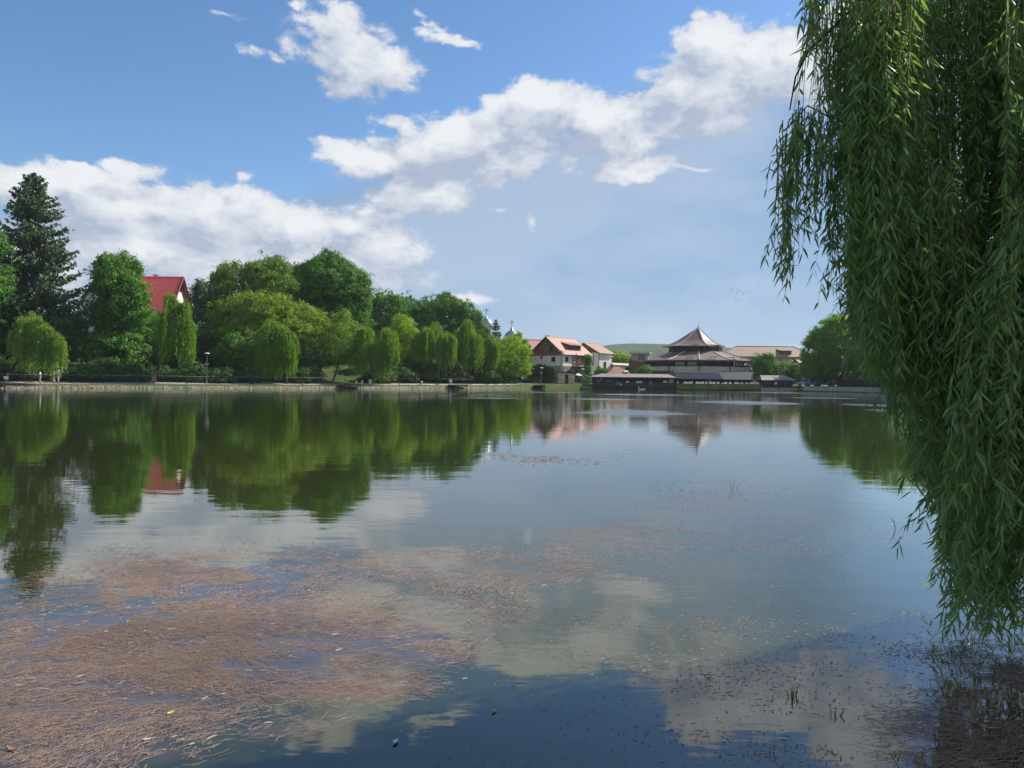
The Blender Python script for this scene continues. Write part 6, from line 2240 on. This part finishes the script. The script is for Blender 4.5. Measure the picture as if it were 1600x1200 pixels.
def near_willow():
    r = np.random.default_rng(77)
    rr = random.Random(78)
    base = Vector((5.25, 6.1, gh(5.25, 6.1)))
    t = thing('hanging_willow', 'near weeping willow whose leafy curtain hangs to the water on the right', 'willow', base)
    tw_v, tw_q, nv = [], [], 0
    LP, LD = [], []
    BP, BD = [], []

    def strand(x0, y0, x1, y1, d, leafy=1.0, start=.0, big=False, arch=.0, d0=None, sp=.0235):
        nonlocal nv
        a, b = np.array(W(x0, y0, d0 or d)), np.array(W(x1, y1, d))
        b[2] = max(b[2], .02)
        ln = np.linalg.norm(b - a)
        n = max(6, int(ln / .16))
        f = np.linspace(0, 1, n)[:, None]
        hx = f ** .55 if arch else f
        p = np.concatenate([a[:1] + (b[:1] - a[:1]) * hx, a[1:2] + (b[1:2] - a[1:2]) * hx, a[2] + (b[2] - a[2]) * f ** (1.0 + arch)], 1)
        ph = r.random(2) * 6.28
        am = .012 + .03 * r.random(2)
        p[:, 0] += am[0] * np.sin(f[:, 0] * ln * 2.2 + ph[0]); p[:, 1] += am[1] * np.sin(f[:, 0] * ln * 1.9 + ph[1])
        # twig: three sided tube
        rad = (.0042 * (1 - .75 * f[:, 0])) * (1.0 if not big else 1.3)
        for k in range(3):
            aa = 2.094 * k
            tw_v.append(p + np.stack([np.cos(aa) * rad, np.sin(aa) * rad, 0 * rad], 1))
        ix = np.arange(n - 1)
        for k in range(3):
            k2 = (k + 1) % 3
            tw_q.append(nv + np.stack([k * n + ix, k2 * n + ix, k2 * n + ix + 1, k * n + ix + 1], 1))
        nv += 3 * n
        # leaves
        s = sp if not big else .085
        m = int(ln * (1 - start) / s * leafy)
        if m < 1: return
        g = start + (1 - start) * np.sort(r.random(m))
        q = np.stack([np.interp(g, f[:, 0], p[:, k]) for k in range(3)], 1)
        tan = unit(np.stack([np.interp(g, f[:, 0], np.gradient(p[:, k])) for k in range(3)], 1))
        az = r.random(m) * 2 * math.pi
        out = np.stack([np.cos(az), np.sin(az), np.zeros(m)], 1)
        al = np.clip(r.normal(.72, .28, m), .1, 1.5)[:, None]
        dd = unit(tan * np.cos(al) + out * np.sin(al))
        (BP if big else LP).append(q); (BD if big else LD).append(dd)
        # side shoots
        if not big and ln > .8:
            for _ in range(int(ln * 1.1)):
                i = rr.randrange(int(n * max(.15, start)), n - 1) if n - 1 > int(n * max(.15, start)) else n - 2
                o = p[i]
                L2 = rr.uniform(.18, .5)
                a2 = rr.random() * 6.28
                e = o + np.array([math.cos(a2) * L2 * (.34 if x1 < 1450 else .6), math.sin(a2) * L2 * .4, -L2 * .85])
                e[2] = max(e[2], .02)
                ff = np.linspace(0, 1, 5)[:, None]
                pp = o + (e - o) * np.concatenate([ff ** .6, ff ** .6, ff ** 1.3], 1)
                rd = .002 * (1 - .7 * ff[:, 0])
                for k in range(3):
                    aa = 2.094 * k
                    tw_v.append(pp + np.stack([np.cos(aa) * rd, np.sin(aa) * rd, 0 * rd], 1))
                ix2 = np.arange(4)
                for k in range(3):
                    k2 = (k + 1) % 3
                    tw_q.append(nv + np.stack([k * 5 + ix2, k2 * 5 + ix2, k2 * 5 + ix2 + 1, k * 5 + ix2 + 1], 1))
                nv += 15
                m2 = int(L2 / .023 * leafy)
                if m2:
                    g2 = r.random(m2)
                    q2 = np.stack([np.interp(g2, ff[:, 0], pp[:, k]) for k in range(3)], 1)
                    az = r.random(m2) * 6.28
                    out = np.stack([np.cos(az), np.sin(az), np.zeros(m2)], 1)
                    dd = unit(unit(e - o)[None] * .75 + out * .65)
                    LP.append(q2); LD.append(dd)

    def fy(x): return float(np.interp(x, F_X, F_Y))

    # tuft in the top corner and bare hanging twigs below it
    for _ in range(13):
        x = rr.uniform(1246, 1278)
        strand(x + rr.uniform(5, 30), -60, x, rr.uniform(40, 108), rr.uniform(4.7, 5.1), .9)
    for _ in range(9):
        x = rr.uniform(1236, 1292)
        strand(x + 18, rr.uniform(-20, 60), x, rr.uniform(150, 215), rr.uniform(4.7, 5.1), .10, .2)
    # arching spray on the left
    for _ in range(46):
        x = rr.uniform(1202, 1292)
        ys = np.interp(x, [1200, 1215, 1245, 1275, 1295], [255, 200, 160, 190, 215])
        ye = min(fy(x), 440) - rr.uniform(0, 1) ** 1.6 * 150
        strand(x + rr.uniform(0, 18), ys + rr.uniform(-12, 30), x, max(ye, ys + 60), rr.uniform(4.6, 5.2), .62, 0, arch=.2)
    for _ in range(34):
        x = rr.uniform(1280, 1330)
        strand(x + rr.uniform(-6, 26), rr.uniform(-80, 60), x, rr.uniform(.45, 1.0) * fy(max(x, 1296)), rr.uniform(4.6, 5.4), .55, .05)
    # main curtain, hanging in tresses
    cent = [1330, 1348, 1362, 1378, 1396, 1410, 1428, 1444, 1458, 1478, 1494]
    for i in range(300):
        c = rr.choice(cent)
        x = c + rr.gauss(0, 7) if rr.random() < .75 else rr.uniform(1318, 1500)
        x = max(1312, x)
        f = fy(x)
        ye = f - abs(rr.gauss(0, .11)) * f if rr.random() < .65 else rr.uniform(.35, .95) * f
        # a dark hollow stays open high on the right of the curtain
        ys = rr.uniform(-140, 60) if x < 1425 else rr.uniform(220, 520)
        strand(x + rr.uniform(-12, 30), min(ys, ye - 120), x, ye, rr.uniform(4.35, 5.6), rr.uniform(.75, 1.05), .04)
    # front tresses from the right
    for i in range(330):
        x = rr.uniform(1462, 1690)
        top = 150 + max(0, 1640 - x) * 1.55
        ys = top + rr.random() ** 1.5 * 420
        ye = fy(x) - abs(rr.gauss(0, .14)) * 800 if rr.random() < .6 else rr.uniform(ys + 120, 985)
        if ye < ys + 80: ye = ys + 160
        strand(x + rr.uniform(20, 170), ys, x, min(ye, 990), rr.uniform(3.9, 5.1), 1.0, .0, arch=.35)
    for i in range(55):
        x = rr.uniform(1560, 1690)
        strand(x + rr.uniform(5, 30), rr.uniform(-120, 60), x, rr.uniform(120, 420), rr.uniform(4.2, 5.2), .8, .1)
    # depth of the crown behind, in its own shade
    for i in range(400):
        x = rr.uniform(1345, 1800) if i < 230 else rr.uniform(1420, 1720)
        f = fy(x)
        strand(x + rr.uniform(-20, 20), (rr.uniform(-240, -10) if x > 1415 else rr.uniform(-60, 160)), x, rr.uniform(.45, .97) * f, rr.uniform(5.4, 6.3), .8, .05)
    # unseen rest of the crown to the right, added to shade the curtain
    for i in range(120):
        d = rr.uniform(3.6, 7.0)
        xx = rr.uniform(.80 * d, .80 * d + 3.6)
        px = 800 + xx / d * FPX
        zt = rr.uniform(3.6, 5.6)
        strand(px, 597 - (zt - 1.8) / d * FPX, px + rr.uniform(-30, 30), 597 - (rr.uniform(.1, 1.2) - 1.8) / d * FPX, d, 1.0, 0, True)

    loc = np.array(base)
    v, q = leaf_blades(np.concatenate(LP), np.concatenate(LD), r, .080, .0130)
    quads_object('crown', v - loc, M['lf_near'], t, False, q)
    v, q = leaf_blades(np.concatenate(BP), np.concatenate(BD), r, .24, .055)
    top = crown_quads([(Vector((6.9, 5.2, 4.6)), 1.9, 2.0, 1.2)], r, .24, .6, 16, .9)  # unseen leaf clump, kept low to limit its shadow on the weed
    tv = top.reshape(-1, 3)
    q2 = np.arange(len(tv)).reshape(-1, 4) + len(v)
    quads_object('unseen_crown', np.concatenate([v, tv]) - loc, M['lf_near'], t, False, np.concatenate([q, q2]))
    quads_object('twigs', np.concatenate(tw_v) - loc, M['twig'], t, False, np.concatenate(tw_q))
    tb = MB()
    tb.tube([(0, 0, -.4), (.05, 0, .6), (-.1, .1, 1.8), (.1, .2, 3.4), (.4, .3, 5.6)], [.42, .33, .29, .24, .12], 14)
    tb.build('trunk', M['bark'], t, True)
    limbs = [[(.1, .2, 3.3), (-.15, -.1, 4.9), tuple(W(1600, -150, 5.4) - base), tuple(W(1440, -160, 5.3) - base)], [(.1, .2, 3.6), (-.2, -.4, 5.2), tuple(W(1560, -260, 5.0) - base), tuple(W(1400, -200, 4.9) - base)],
             [(.1, .2, 3.0), (1.2, -.6, 4.0), (2.2, -1.0, 4.6)], [(.2, .2, 3.8), (1.6, 1.0, 5.4), (3.0, 1.5, 6.0)], [(0, .1, 2.4), (.2, 1.2, 4.2), (.4, 1.6, 5.4)]]
    for L in limbs:
        b = MB(); b.tube(L, [.13 - .09 * i / (len(L) - 1) for i in range(len(L))], 8); b.build('limb', M['bark'], t, True)
    for L, r0 in (([W(1400, -200, 4.9), W(1345, 0, 4.9), W(1300, 45, 4.9), W(1262, 82, 4.9), W(1243, 120, 4.9), W(1234, 172, 4.9)], .013),
                  ([W(1440, -160, 5.3), W(1330, 130, 5.0), W(1300, 185, 4.95), W(1262, 165, 4.9), W(1225, 205, 4.9)], .011),
                  ([W(1720, 60, 4.5), W(1640, 170, 4.4), W(1585, 300, 4.3), W(1572, 420, 4.3)], .013)):
        b = MB(); n = len(L)
        b.tube([p - base for p in L], [r0 * (1 - .7 * i / (n - 1)) for i in range(n)], 6); b.build('branch', M['bark'], t, True)


near_willow()

# ------------------------------------------------------------------ air
def haze():
    b = MB(); b.box(-1900, 1900, -300, 2900, -3.0, 95)
    m, t, o = new_mat('haze_air')
    v = t.n('ShaderNodeVolumePrincipled')
    v.inputs['Color'].default_value = rgb(.80, .88, 1.0)
    v.inputs['Density'].default_value = HAZE
    v.inputs['Anisotropy'].default_value = 0.2
    t.l(v.outputs[0], o.inputs['Volume'])
    tag(b.build('haze', m), 'pale blue air between the far hills and the lake', 'haze', kind='stuff')


HAZE = 0.00012
haze()
